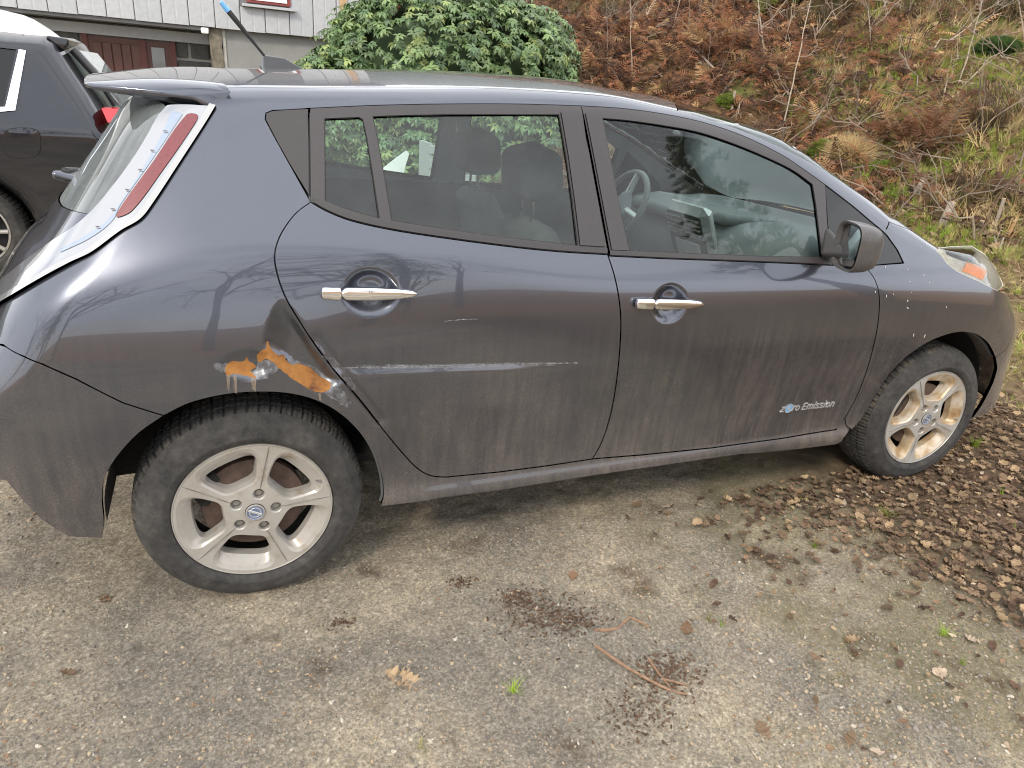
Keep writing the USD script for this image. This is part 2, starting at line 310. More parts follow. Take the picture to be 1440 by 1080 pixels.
M['scratch'] = worn('scratch', (0.23, 0.23, 0.245), .42, .72, 60, .1)
M['dropping'] = plain('dropping', (0.55, 0.52, 0.46), 0.8)

# ------------------------------------------------------------------ the dented car: body surface
def table(xs, ys, lo, hi, st=0.002):
    g = np.arange(lo, hi+st, st); v = PC(xs, ys)(g)
    return lambda t: np.interp(t, g, v)
def smax(a, b, k):
    h = np.clip(.5+.5*(a-b)/k, 0, 1); return b*(1-h)+a*h+k*h*(1-h)
def softplus(t, k):
    u = t/k; return k*np.where(u > 25, u, np.log1p(np.exp(np.minimum(u, 25))))
bW = table([-1.2, -.75, -.5, -.2, 0, .5, 1.2, 2.0, 2.5, 2.8, 3.05, 3.3, 3.6, 4.2], [.72, .82, .855, .878, .885, .882, .880, .880, .886, .886, .866, .815, .74, .5], -1.2, 4.2)
bSH = table([-1, -.6, -.3, -.05, .1, .2, .5, 1.1, 1.9, 2.3, 2.8, 3.4, 4], [.80, .865, .962, 1.035, 1.048, 1.046, 1.021, .949, .926, .91, .86, .78, .70], -1.2, 4.2)
bTK = table([-.2, .16, .22, .27, .33, .45, .60, .74, .86, 3], [-.2, -.10, -.055, -.030, -.044, -.033, -.012, 0, 0, 0], -.2, 3)
bTKE = table([-.2, .16, .25, .40, .55, .68, .80, .9, 3], [-.2, -.12, -.070, -.034, -.013, -.003, 0, 0, 0], -.2, 3)
bSL = table([-1, -.5, 0, .5, 1.2, 2, 2.4, 2.8, 4], [.38, .38, .37, .35, .35, .38, .45, .5, .6], -1.2, 4.2)
bKS = table([-1, -.3, .2, .5, 1.2, 2, 2.5, 4], [.030, .020, .014, .012, .014, .016, .03, .05], -1.2, 4.2)
bBR = table([-1, -.2, .4, 1.2, 2.2, 4], [.34, .34, .33, .34, .32, .2], -1.2, 4.2)
bZB = table([-1, -.1, .1, .6, 1, 4], [.60, .60, .61, .70, .70, .70], -1.2, 4.2)
bZC = table([-1, -.6, -.3, 0, .25, .55, .81, 1.1, 1.334, 1.6, 1.85, 2.1, 2.35, 2.6, 3.0, 3.3, 3.6, 4.2],
            [1.15, 1.34, 1.42, 1.462, 1.4792, 1.5017, 1.5161, 1.5215, 1.5069, 1.4886, 1.4496, 1.3576, 1.2413, 1.0492, .9615, .8335, .66, .2], -1.2, 4.2)
bCR = table([-1, 0, 1.2, 1.6, 2.3, 2.6, 3.2, 4], [.18, .17, .16, .20, .2445, .0639, .14, .2], -1.2, 4.2)
bRX = table([0, .2, .32, .5, .65, .80, .88, .96, 1.02, 1.2, 1.4, 1.6, 2], [-.62, -.70, -.75, -.78, -.785, -.6806, -.6355, -.5783, -.5178, -.3781, -.2301, -.0149, .4], 0, 2)
bFX = table([0, .2, .3, .5, .65, .8, .9, 1.1, 2], [3.5, 3.7373, 3.7028, 3.6341, 3.5941, 3.4643, 3.3805, 3.0476, 1.5], 0, 2)
DENTS = []                                       # filled below: functions of (x, z), metres inward
CUPS = []
def wside(x, z):
    a = np.clip((.55-x)/.45, 0, 1); b = np.clip((x-2.25)/.3, 0, 1); m = np.maximum(a, b); m = m*m*(3-2*m)
    s = bSH(x)
    zb = bZB(x); t = np.clip(z, 0, None)-zb; lim = s-zb
    B = bBR(x); bar = np.where(t < 0, 0, np.where(t < lim, B*t*t, B*lim*lim+2*B*lim*(t-lim)))
    return bW(x)+bTK(z)*(1-m)+bTKE(z)*m-bar-bSL(x)*softplus(z-s, bKS(x))
def F(P, dent=True):
    x, y, z = P[..., 0], P[..., 1], P[..., 2]
    w = wside(x, z)
    for c in CUPS: w = w-c(x, z)
    if dent:
        dd = 0
        for c in DENTS: dd = dd+c(x, z)
        w = w-np.where(y < 0, dd, 0)
    f = smax(np.sqrt(y*y+1e-4)-w, (z-(bZC(x)-bCR(x)*y*y))*.95, .055)
    f = smax(f, (bRX(z)+.20*y*y-x)*.85, .10)
    f = smax(f, (x-bFX(z)+.619*y*y)*.8, .12)
    return smax(f, .16-z, .04)
def cast(o, d, t0, t1, n=40, outward=False, dent=True):
    d = np.atleast_2d(d); o = np.broadcast_to(o, d.shape)
    a = np.full(len(d), np.nan); b = a.copy(); done = np.zeros(len(d), bool); prev = np.full(len(d), t0)
    for t in np.linspace(t0, t1, n)[1:]:
        i = np.where(~done)[0]
        if not len(i): break
        f = F(o[i]+d[i]*t, dent); hit = (f > 0) if outward else (f < 0)
        j = i[hit]; a[j] = prev[j]; b[j] = t; done[j] = True; prev[i] = t
    for _ in range(26):
        m = (a+b)/2; inn = F(o+d*m[:, None], dent) > 0
        if not outward: inn = ~inn
        b = np.where(inn, m, b); a = np.where(inn, a, m)
    return o+d*((a+b)/2)[:, None]
def grad(P, dent=True, h=3e-3):
    g = np.stack([F(P+h*e, dent)-F(P-h*e, dent) for e in np.eye(3)], -1)
    return g/np.linalg.norm(g, axis=-1, keepdims=True)
def onbody(px): return cast(CAM, ray(px), .8, 5.2, 160)
def xy(pts): pts = np.atleast_2d(np.array(pts, float)); return cast(np.c_[pts, np.full(len(pts), 2.2)], np.tile([0, 0, -1.0], (len(pts), 1)), 0, 2.2, 80)
def xz(pts): pts = np.atleast_2d(np.array(pts, float)); return cast(np.stack([pts[:, 0], np.full(len(pts), -1.5), pts[:, 1]], 1), np.tile([0, 1.0, 0], (len(pts), 1)), 0, 1.5, 80)
def yz(pts, back=True):
    pts = np.atleast_2d(np.array(pts, float)); s = -1.0 if back else 1.0
    return cast(np.stack([np.full(len(pts), -1.6 if back else 4.2), pts[:, 0], pts[:, 1]], 1), np.tile([-s, 0, 0], (len(pts), 1)), 0, 2.2, 120)
# a few places on the panels, read once from the undented surface
_k = onbody([(522, 411), (942, 427), (430, 470), (395, 505), (345, 512), (470, 545), (640, 514), (480, 517), (815, 510), (500, 585), (560, 520), (441, 405)])
def cup(c, rx, rz, dep):
    def f(x, z):
        r = ((x-c[0])/rx)**2+((z-c[2])/rz)**2
        u = np.clip(1.15-r, 0, 1); return dep*u*u*(3-2*u)
    return f
CUPS.append(cup(_k[0], .073, .062, .016)); CUPS.append(cup(_k[1], .066, .062, .016))
def bump_dent(c, ang, la, lb, dep, p=2.0):
    ca, sa = math.cos(ang), math.sin(ang)
    def f(x, z):
        u = ((x-c[0])*ca+(z-c[2])*sa)/la; v = (-(x-c[0])*sa+(z-c[2])*ca)/lb
        return dep*np.exp(-(np.abs(u)**p+np.abs(v)**p))
    return f
_kk = [np.array(c) for c in _k]
from scipy.ndimage import gaussian_filter, map_coordinates
DX0, DX1, DZ0, DZ1, DST = -.32, 1.05, .42, 1.12, .002
_gx, _gz = np.arange(DX0, DX1, DST), np.arange(DZ0, DZ1, DST); _GX, _GZ = np.meshgrid(_gx, _gz)
def _xz(px): return onbody(px)[:, [0, 2]]
def wedge(poly, lead, trail, depth, run, ret, right=None):
    """dent that sinks away from the line lead over the distance run and springs back at the line trail over ret"""
    pts = shapely.points(_GX, _GZ); ins = shapely.contains(Polygon(_xz(poly)), pts)
    sm = lambda t: np.clip(t, 0, 1)**2*(3-2*np.clip(t, 0, 1))
    d = depth*np.clip(shapely.distance(LineString(_xz(lead)), pts)/run, 0, 1)**.8*sm(shapely.distance(LineString(_xz(trail)), pts)/ret)
    if right: d = d*sm(shapely.distance(LineString(_xz(right)), pts)/.035)
    return np.where(ins, d, 0)
_lead = [(395, 421), (385, 437), (378, 455), (373, 474), (368, 493)]; _trail = [(368, 493), (384, 507), (402, 525), (426, 543), (452, 553), (472, 551)]
_right = [(395, 421), (405, 424), (420, 447), (444, 483), (470, 519), (484, 536), (472, 551)]
D_ = gaussian_filter(wedge(_lead+_trail[1:]+_right[::-1][1:-1], _lead, _trail, .028, .060, .034, _right[1:]), 2.0)
_l2 = [(302, 512), (322, 497), (350, 490), (378, 497)]; _t2 = [(302, 512), (325, 531), (352, 538), (372, 530), (378, 497)]
D_ = D_+gaussian_filter(wedge(_l2+_t2[::-1][1:-1], _l2, _t2[:-1], .013, .030, .022), 1.6)
_cl = _xz([(482, 517), (560, 515), (640, 513.5), (730, 511.5), (815, 509)]); _zl = np.interp(_GX, _cl[:, 0], _cl[:, 1]); _e = np.clip((_GX-_cl[0, 0]+.05)/.08, 0, 1)*np.clip((_cl[-1, 0]-_GX)/.25, 0, 1)
_dz = _GZ-_zl
D_ = D_+gaussian_filter(_e*np.where(_dz > 0, .0085*np.exp(-(_dz/.055)**1.3), .0085*np.exp(-(_dz/.016)**2)), 1.2)
_ed = _xz([(440, 478), (471, 520), (506, 562), (530, 592)]); D_ = D_+gaussian_filter(.009*np.exp(-(shapely.distance(LineString(_ed+[.012, 0.0]), shapely.points(_GX, _GZ))/.016)**2), 1.5)
def dent_grid(x, z):
    return map_coordinates(D_, [(z-DZ0)/DST, (x-DX0)/DST], order=1, mode='constant', cval=0.0)
DENTS.append(dent_grid)

SIDE_C = np.array([1.0, 0.0, 0.75])
def chart(center, normal):
    n = np.array(normal, float); n /= np.linalg.norm(n); u = np.cross([0, 0, 1.0], n); u /= np.linalg.norm(u); v = np.cross(n, u)
    return np.array(center, float), n, u, v
SIDE = chart((1.0, 0, .75), (0, -1, 0)); TOP = (np.array([1.3, 0, .2]), np.array([0, 0, 1.0]), np.array([1.0, 0, 0]), np.array([0, 1.0, 0]))
REAR = chart((.3, 0, .95), (-1, 0, .15)); RCOR = chart((.25, 0, .6), (-.62, -.78, 0)); FCOR = chart((2.5, 0, .6), (.66, -.75, 0)); HOODC = (np.array([2.8, 0, .2]), np.array([0, 0, 1.0]), np.array([1.0, 0, 0]), np.array([0, 1.0, 0]))
def to_uv(P, ch, dist=.86):
    c, n, u, v = ch; d = P-c; k = d@n
    return np.stack([d@u, d@v], 1)/k[:, None]*dist
def from_uv(q, ch, dist=.86, dent=True):
    c, n, u, v = ch
    d = n*dist+q[:, :1]*u+q[:, 1:]*v; L = np.linalg.norm(d, axis=1, keepdims=True)
    return cast(c, d/L, 0.05, 3.6, 60, outward=True, dent=dent)
def outline(segs):
    """segs: arrays of 3-D points, or lists of pixel pairs (cast on the body)"""
    out = []
    for s in segs:
        a = np.asarray(s, float)
        out.append(onbody(a) if a.shape[1] == 2 else a)
    return np.vstack(out)
def poly_uv(P, ch): 
    P = P[~np.isnan(P).any(1)]
    pg = Polygon(to_uv(P, ch)); return pg if pg.is_valid else pg.buffer(0)
def panel(name, poly, ch, material, parent, off=0.0, step=.016, skirt=.014, mirror=False, dent=True, small=False):
    P2, T, loops = fill_polygon(poly, step)
    P = from_uv(P2, ch, dent=dent)
    bad = np.isnan(P).any(1)
    if bad.any():
        T = T[~bad[T].any(1)]; P[bad] = 0
    N = np.zeros_like(P); N[~bad] = grad(P[~bad], dent); N[bad] = [0, 0, 1]
    V = P+N*off
    fn = np.cross(V[T[:, 1]]-V[T[:, 0]], V[T[:, 2]]-V[T[:, 0]])
    if (np.einsum('ij,ij->i', fn, N[T[:, 0]]) < 0).mean() > .5: T = T[:, ::-1]
    Vs, Ns, Ts = [V], [N], [T]; k = len(V)
    if skirt:
        for lp in loops:
            if len(loops) > 1 and small and np.linalg.norm(np.diff(V[lp], axis=0), axis=1).sum() < 1.0: continue
            a = V[lp]; nrm = N[lp]; t = np.roll(a, -1, 0)-np.roll(a, 1, 0); o = np.cross(t, nrm); o /= np.maximum(np.linalg.norm(o, axis=1, keepdims=True), 1e-9)
            c = (a-V.mean(0)); m = len(lp)
            b = a-nrm*skirt
            i = np.arange(m); j = (i+1) % m
            q = np.vstack([np.c_[i, j, j+m], np.c_[i, j+m, i+m]])
            Vs += [a, b]; Ns += [o, o]; Ts.append(q+k); k += 2*m
    V, N, T = np.vstack(Vs), np.vstack(Ns), np.vstack(Ts)
    if mirror:
        V = V*[1, -1, 1]; N = N*[1, -1, 1]; T = T[:, ::-1]
    return obj(name, (V, T), material, parent, n=N)

# ------------------------------------------------------------------ the dented car: parts
car = thing('parked_car', 'dark grey five-door hatchback with dented rusty rear wing filling the foreground', 'car')
def P(px): return onbody(px)
# outlines read on the panels
BELT_R = smooth_path([(437, 284), (460, 297), (493, 310), (550, 323), (627, 335), (727, 348), (788, 354), (853.5, 358)], 4)
RD_REAR = smooth_path([(437, 284), (418, 298), (403, 316), (391, 338), (386, 362), (391, 390), (401, 417), (417, 445), (441, 482), (471, 522), (506, 563), (541, 607), (573, 645), (590, 661), (606, 669), (627, 671)], 4)
RD_BOT = np.array([(627, 671), (700, 664), (770, 655), (833, 645.5)], float)
SEAM_B = smooth_path([(833, 645.5), (846, 622), (858, 585), (866, 543), (871.5, 492), (873, 450), (870, 417), (863.5, 386), (853.5, 355)], 4)
BELT_F = np.array([(857, 360), (930, 363.5), (1000, 366), (1090, 369.5), (1168, 373), (1216, 374)], float)
FD_FRONT = smooth_path([(1216, 374), (1229, 391), (1235.5, 410), (1236.5, 434), (1232, 470), (1221, 514), (1206, 555), (1188, 588), (1176, 604)], 4)
FD_BOT = np.array([(1176, 604), (1100, 616.5), (1000, 630), (900, 640), (838, 645)], float)
TOPS_F = smooth_path([(817, 148.5), (883, 153), (950, 163), (1000, 175), (1050, 193), (1100, 218), (1133, 240), (1161, 260)], 5)
TOPS_R = smooth_path([(436, 152), (527, 148), (627, 146), (727, 146), (817, 148.5)], 6)
ARCH_R = smooth_path([(535, 712), (539, 696), (536, 668), (525, 636), (506, 608), (475, 580), (443, 563), (405, 553.5), (361, 551.5), (317, 555), (267, 567), (230.5, 584.5)], 4)
ARCH_R2 = smooth_path([(230.5, 584.5), (194, 610.6), (164, 644), (148, 673), (144.5, 702), (147, 735), (144.5, 757)], 4)
ARCH_F = smooth_path([(1176, 625), (1195.6, 607), (1212, 588), (1234, 551), (1251, 526), (1276, 501), (1304, 482), (1332, 470.6), (1354, 467), (1373, 470.6), (1390, 484), (1400, 503)], 4)
SILL_BOT = np.array([(1176, 625), (1123, 631.7), (1040, 639), (840, 668), (700, 690), (620, 700.5), (535, 712)], float)
LAMP_LOW = smooth_path([(303, 151), (285, 180), (252, 231), (216, 286), (198, 309), (170, 326), (130, 356), (100, 371), (55, 396), (0, 429), (-40, 452)], 5)
LAMP_UP = smooth_path([(-40, 424), (0, 397), (40, 366), (74, 341), (105, 320), (130, 298), (160, 262), (185, 228), (205, 196), (222, 166), (236, 150)], 5)
ROOF_SEAM = np.array([(292, 147), (303, 130), (310, 113)], float)
DITCH = xy([(.02, -.535), (.3, -.54), (.6, -.545), (.9, -.55), (1.2, -.555), (1.4, -.57), (1.6, -.60), (1.8, -.635), (2.0, -.665), (2.2, -.695), (2.4, -.715), (2.52, -.728)])
HOODEDGE = xy([(2.52, -.728), (2.62, -.74), (2.72, -.735)])
APIL = np.array([(1250, 312), (1246, 322)], float)
QGLASS_TOP = smooth_path([(1161, 260), (1200, 290), (1226, 312), (1246, 329), (1262, 348), (1271, 369)], 5)
def reflect(side): return dict(mirror=True, dent=False, step=.030) if side else {}
def side_panel(name, poly, material, parents, off=0, gap=.0022, step=.016, **k):
    out = []
    pg = poly.buffer(-gap, join_style='mitre') if gap else poly
    for s in (0, 1):
        kw = dict(step=step, off=off, **k); kw.update(reflect(s))
        out.append(panel(name, pg, SIDE, material, parents[s] if isinstance(parents, (list, tuple)) else parents, **kw))
    return out
def pside(*segs): return poly_uv(outline(segs), SIDE)

body_poly = pside(ROOF_SEAM, DITCH, APIL, QGLASS_TOP[::-1], TOPS_F[::-1], TOPS_R[::-1], [(383, 155), (374, 158.5), (373, 168), (388, 196), (407, 230), (436, 282)], RD_REAR, RD_BOT, FD_BOT[::-1], [(1188, 588), (1191, 600), (1194, 606)], [(1186, 616), (1176, 625)], SILL_BOT, ARCH_R, [(230.5, 584.5), (173, 566.5), (107, 533), (60, 512), (33, 501), (5, 485), (-25, 462)], LAMP_LOW[::-1])
z4 = lambda a: np.array(a, float)/4.5+[280, 400]
def ragged(px, rough, seed):
    pts = np.asarray(px, float); pts = smooth_path(pts, 1.5, True); rng_ = np.random.default_rng(seed)
    j = rng_.normal(0, rough, (len(pts), 2)); j = (np.roll(j, 1, 0)+j+np.roll(j, -1, 0))/1.8
    q = P(pts+j); q = q[~np.isnan(q).any(1)]; g = shapely.make_valid(Polygon(to_uv(q, SIDE)))
    g = unary_union([h for h in getattr(g, 'geoms', [g]) if h.geom_type in ('Polygon', 'MultiPolygon')])
    return g.buffer(.0022).buffer(-.0018)
RUST_A = ragged(z4([(165, 545), (178, 505), (215, 488), (285, 488), (298, 462), (318, 486), (358, 520), (325, 545), (362, 592), (300, 577), (230, 566), (175, 572)]), .45, 11)
RUST_B = ragged(z4([(372, 440), (405, 412), (425, 400), (431, 362), (447, 398), (482, 440), (522, 472), (572, 510), (640, 503), (702, 530), (765, 582), (828, 622), (832, 655), (765, 683), (680, 652), (600, 602), (548, 562), (500, 522), (470, 492), (420, 472), (380, 490), (366, 468)]), .40, 12)
_ru = RUST_A.union(RUST_B)
BARES = []
for k, q in enumerate([[(335, 555), (362, 535), (374, 500), (395, 482), (470, 488), (508, 525), (480, 560), (430, 592), (370, 600)], [(545, 476), (610, 476), (660, 496), (720, 520), (800, 578), (840, 612), (830, 635), (770, 600), (700, 545), (640, 518), (590, 520)],
        [(105, 505), (150, 502), (185, 508), (172, 552), (130, 545), (95, 525)], [(795, 664), (845, 668), (910, 722), (950, 768), (935, 782), (880, 745), (810, 702)], [(828, 606), (855, 622), (922, 690), (968, 752), (948, 760), (890, 705), (834, 655)]]):
    g_ = ragged(z4(q), .6, 20+k).difference(_ru.buffer(.0004))
    for h_ in BARES: g_ = g_.difference(h_.buffer(.0004))
    BARES.append(g_)
_dmg = unary_union([_ru]+BARES)
body = [panel('body_side', body_poly.buffer(-.0018, join_style='mitre').difference(_dmg), SIDE, M['paint'], car, step=.0085, small=True), panel('body_side', body_poly.buffer(-.0018, join_style='mitre'), SIDE, M['paint'], car, **reflect(1))]
tag(panel('rust_patch', RUST_A, SIDE, M['rust'], body[0], step=.006, skirt=0), 'small orange rust patch above the wheel arch')
tag(panel('rust_patch', RUST_B, SIDE, M['rust'], body[0], step=.006, skirt=0), 'long orange rust patch running down to the door edge')
for g_ in BARES: panel('bare_metal', g_, SIDE, M['bare'], body[0], step=.006, skirt=0)
rear_poly = pside(BELT_R, SEAM_B[::-1], RD_BOT[::-1], RD_REAR[::-1])
rear_door = side_panel('rear_door', rear_poly, M['paint'], car, step=.0065)
front_poly = pside(BELT_F, FD_FRONT, FD_BOT, SEAM_B)
front_door = side_panel('front_door', front_poly, M['paint'], car, step=.0065)
lampedge_f = np.array([(1402, 409), (1377, 396), (1345, 381.5), (1332, 371), (1316, 351.5)], float)
bumpseam = xz([(3.035, .60), (3.06, .66), (3.075, .72), (3.07, .80)])
fender_poly = pside(np.array([(1216, 374), (1271, 370), (1262, 351), (1247, 330)], float), APIL[::-1], HOODEDGE[:2], lampedge_f[::-1], bumpseam[::-1], ARCH_F[ARCH_F[:, 1] < 604][::-1], [(1191, 600), (1188, 588)], FD_FRONT[::-1][1:])
fender = side_panel('front_wing', fender_poly, M['paint'], car)
# rear bumper and front bumper: half each, mirrored
def half(name, pts, ch, material, **k):
    pg = poly_uv(pts, ch).buffer(-.0015)
    for s in (0, 1):
        kw = dict(step=.025); kw.update(k)
        if s: kw.update(mirror=True, dent=False)
        panel(name, pg, ch, material, car, **kw)
back_edge = yz([(-.60, .80), (-.3, .795), (-.002, .79)]); back_low = yz([(-.002, .47), (-.3, .47), (-.55, .47), (-.70, .465)])
half('rear_bumper', outline([[(230.5, 584.5), (173, 566.5), (107, 533), (60, 512), (33, 501), (8, 487), (-20, 466)], back_edge, back_low, [(8, 676), (31, 703), (58, 731), (84, 748), (97, 755)], ARCH_R2[::-1]]), RCOR, M['paint'])
fb_low = yz([(-.60, .20), (-.3, .19), (-.002, .19)], False); fb_up = yz([(-.002, .78), (-.35, .78), (-.60, .78)], False)
half('front_bumper', outline([np.array([(1400, 503)], float), bumpseam, fb_up[::-1], fb_low[::-1], xz([(3.20, .225), (3.10, .225), (3.095, .305), (3.07, .437), (3.04, .51)])]), FCOR, M['paint'])
# hatch: lid, glass, lamps
hl = yz([(-.002, .80), (-.30, .805), (-.55, .81), (-.655, .845)]); hr = P(LAMP_UP[2::4])
_g = P([(129, 301), (118, 299.5), (106, 297), (95, 293.5), (87, 290)]); _e = _g[-1]
glass_low = np.vstack([_g, yz([(_e[1]*.6, _e[2]-.012), (_e[1]*.3, _e[2]-.018), (-.002, _e[2]-.02)])])
g_side = P(LAMP_UP[-22:])
half('hatch_lid', outline([hl, P(LAMP_UP[LAMP_UP[:, 0] < 127]), glass_low]), REAR, M['paint'])
half('rear_window', outline([glass_low[::-1] , P(LAMP_UP[LAMP_UP[:, 0] > 129]), yz([(-.50, 1.38), (-.25, 1.385), (-.002, 1.39)])]), REAR, M['rearglass'], off=-.003, skirt=0, step=.04)
# tail lamp: silver upright with a red light bar, and its lower tail
lamp_poly = poly_uv(outline([LAMP_LOW, LAMP_UP]), RCOR)
lens_poly = poly_uv(P(smooth_path([(263, 164), (279, 165), (268, 186), (230, 241), (187, 298), (166, 307), (174, 290), (215, 232)], 3, True)), RCOR)
rim_poly = poly_uv(P(np.vstack([LAMP_LOW+[1, 0], LAMP_LOW[::-1]+[-8, -2.5]])), RCOR)
strip_poly = poly_uv(P(np.vstack([smooth_path([(243, 158), (226, 197), (205, 234), (178, 277), (150, 314), (118, 336), (88, 352)], 4), smooth_path([(88, 357), (130, 336), (160, 312), (171, 290), (212, 231), (258, 162)], 4)])), RCOR)
for s in (0, 1):
    kw = dict(mirror=True, dent=False) if s else {}
    tl = panel('tail_lamp', lamp_poly.buffer(-.002), RCOR, M['lamp_silver'], car, off=.006, step=.012, skirt=.03, **kw)
    panel('red_lens', lens_poly, RCOR, M['lens_red'], tl, off=.0085, step=.012, skirt=.004, **kw)
    panel('lamp_strip', strip_poly, RCOR, M['lamp_blue'], tl, off=.0072, step=.012, skirt=0, **kw)
    panel('lamp_rim', rim_poly.buffer(0), RCOR, M['lamp_trim'], tl, off=.009, step=.012, skirt=.010, **kw)
    if not s:
        for q in [(234, 186), (216, 213), (199, 240), (181, 268), (161, 295), (140, 320)]:
            for dv in (0, 2.6):
                a = np.array(q, float)+[dv*.6, dv]
                panel('lens_mark', poly_uv(P([a+[-3.2, -.3], a+[2.6, .1], a+[2.6, .9], a+[-3.2, .5]]), RCOR), RCOR, M['pillar'], tl, off=.0079, step=.01, skirt=0)
# roof, windscreen, bonnet
dm = DITCH*[1, -1, 1]
def top_poly(pts, ch=TOP): return poly_uv(pts, ch)
ws_i = 4
roof_pts = np.vstack([xy([(-.03, -.53)]), DITCH[:ws_i+2], xy([(1.50, -.40), (1.55, -.2), (1.57, 0), (1.55, .2), (1.50, .40)]), dm[:ws_i+2][::-1], xy([(-.03, .53), (-.03, .30), (-.03, 0), (-.03, -.30)])])
panel('roof', top_poly(roof_pts).buffer(-.0015), TOP, M['paint'], car, step=.022, dent=False)
ws_pts = np.vstack([DITCH[ws_i+1:], xy([(2.66, -.55), (2.74, -.3), (2.78, 0), (2.74, .3), (2.66, .55)]), dm[ws_i+1:][::-1], xy([(1.50, .40), (1.55, .2), (1.57, 0), (1.55, -.2), (1.50, -.40)])])
panel('windscreen', top_poly(ws_pts).buffer(-.003), TOP, M['glass_front'], car, step=.05, off=-.003, skirt=0, dent=False)
hd_pts = np.vstack([HOODEDGE[:2], xy([(2.75, -.72), (2.95, -.67), (3.1, -.60), (3.2, -.5), (3.3, -.3), (3.35, 0), (3.3, .3), (3.2, .5), (3.1, .60), (2.95, .67), (2.75, .72)]), HOODEDGE[:2][::-1]*[1, -1, 1], xy([(2.66, .55), (2.74, .3), (2.78, 0), (2.74, -.3), (2.66, -.55)])])
panel('bonnet', poly_uv(hd_pts, HOODC).buffer(-.002), HOODC, M['paint'], car, step=.03, dent=False)
# spoiler: a thick blade carried on the roof's trailing edge
def spoiler():
    tip = at((129, 115), 'y', -.50)[0]
    top = []
    ys = np.linspace(-1, 1, 33)
    for s in ys:
        y = .578*s
        e = abs(s)
        xf = .005 if e < .88 else .005+.02*(e-.88)/.12
        xr = tip[0]-.045*(1-s*s)-(.0 if e < .9 else -.16*((e-.9)/.1)**2)
        zr = tip[2]-.006+.014*(1-s*s)-.01*e**6
        row = []
        zf = xy([(.012, y*.93)])[0][2]+.001 if e < .97 else 1.405
        zb = zf-.050
        for t in np.linspace(0, 1, 11): row.append((xf+(xr-xf)*t, y, zf+(zr+.007-zf)*t+.012*math.sin(math.pi*t)*(1-.5*t)))
        for t in np.linspace(0, 1, 5)[1:]: a = math.pi*t; row.append((xr-.006*math.sin(a), y, zr+.007*math.cos(a)))
        for t in np.linspace(0, 1, 8)[1:]: row.append((xr+(xf-.045-xr)*t, y, zr-.007+(zb-zr+.007)*t-.004*math.sin(math.pi*t)))
        row.append((xf-.04, y, zf-.05))
        top.append(row)
    V = np.array(top); a, b = V.shape[:2]; V = V.reshape(-1, 3); Fc = []
    for i in range(a-1):
        for k in range(b):
            p, q = i*b+k, i*b+(k+1) % b
            Fc += [(p, q, q+b), (p, q+b, p+b)]
    c0, c1 = V[:b].mean(0), V[-b:].mean(0); n = len(V); V = np.vstack([V, c0, c1])
    Fc += [(n, (k+1) % b, k) for k in range(b)]+[(n+1, (a-1)*b+k, (a-1)*b+(k+1) % b) for k in range(b)]
    m = trimesh.Trimesh(V, Fc, process=False); trimesh.repair.fix_normals(m)
    return m
obj('spoiler', spoiler(), M['paint'], car, smooth=40)
# aerial: rubber mast with a blue tip on a fin foot
ab = at((395, 95), 'y', 0.0)[0]
foot = hull_spheres([(ab[0]-.055, 0, ab[2]-.0, .012), (ab[0]+.075, 0, ab[2]-.008, .008), (ab[0]-.045, 0, ab[2]+.022, .012), (ab[0]-.05, .025, ab[2]-.01, .01), (ab[0]-.05, -.025, ab[2]-.01, .01), (ab[0]+.01, 0, ab[2]+.022, .008)])
ae = obj('aerial', foot, M['gloss_black'], car, smooth=50)
m0, m1 = at((377, 85), 'y', 0)[0], at((311, 3), 'y', 0)[0]; tl_ = m0+(m1-m0)*np.linspace(0, 1, 14)[:, None]
obj('mast', tube(tl_[:12], [.0042]*4+[.0048, .0055, .006, .0068, .0075, .0082, .0086, .0086], 12), M['rubber'], ae, smooth=50)
obj('blue_tip', tube(np.vstack([tl_[11:], tl_[-1]+(m1-m0)*.012]), [.0088, .0082, .007, .003], 12), M['blue'], ae, smooth=50)

# windows and their frames
G_FIX = smooth_path([(456.5, 166.5), (505, 164.5), (511, 168), (516, 194), (525, 250), (533.5, 306), (505, 298), (480, 290), (457.5, 281)], 5, True)
G_FIX = np.array([(456.5, 166.5), (505, 164.5), (510.5, 168), (516, 194), (525, 250), (533.5, 306.5), (505, 299), (480, 291), (457.5, 281.5)], float)
G_REAR = np.array([(524.5, 163.5), (600, 161.3), (700, 160.6), (786, 160.8), (796, 218), (805, 282), (812.5, 345), (770, 340), (720, 334.5), (680, 329.5), (630, 322), (590, 316), (551, 309.5), (541, 250), (532, 200)], float)
G_FRONT = smooth_path([(848, 166), (883, 169), (933, 176), (983, 185.5), (1033, 202), (1083, 223), (1117, 240), (1143, 259)], 6)
G_FRONT = np.vstack([G_FRONT, [(1148, 290), (1152, 325), (1156, 361.5), (1067, 360), (985, 356.5), (885.5, 352), (872, 290), (860, 228)]])
G_Q = np.vstack([[(1171, 275)], smooth_path([(1171, 275), (1200, 297), (1226, 319), (1246, 337), (1259, 352), (1265, 365)], 5), [(1216, 367.5), (1185, 366), (1178, 320)]])
fr_r = pside(TOPS_R, np.array([(817, 148.5), (827, 212), (843, 292), (853, 352)], float), BELT_R[::-1], [(436.5, 276), (436, 210)])
fr_f = pside(TOPS_F, np.array([(1163, 300), (1166, 340), (1171, 373)], float), BELT_F[:5][::-1], [(857, 352), (846, 292), (831, 212), (820.5, 160)])
gp = {k: pside(v) for k, v in dict(fix=G_FIX, rear=G_REAR, front=G_FRONT, q=G_Q).items()}
fw_r = side_panel('window_frame', fr_r.difference(gp['fix']).difference(gp['rear']), M['pillar'], rear_door, off=-.001, gap=.0012, skirt=.012)
fw_f = side_panel('window_frame', fr_f.difference(gp['front']), M['pillar'], front_door, off=-.001, gap=.0012, skirt=.012)
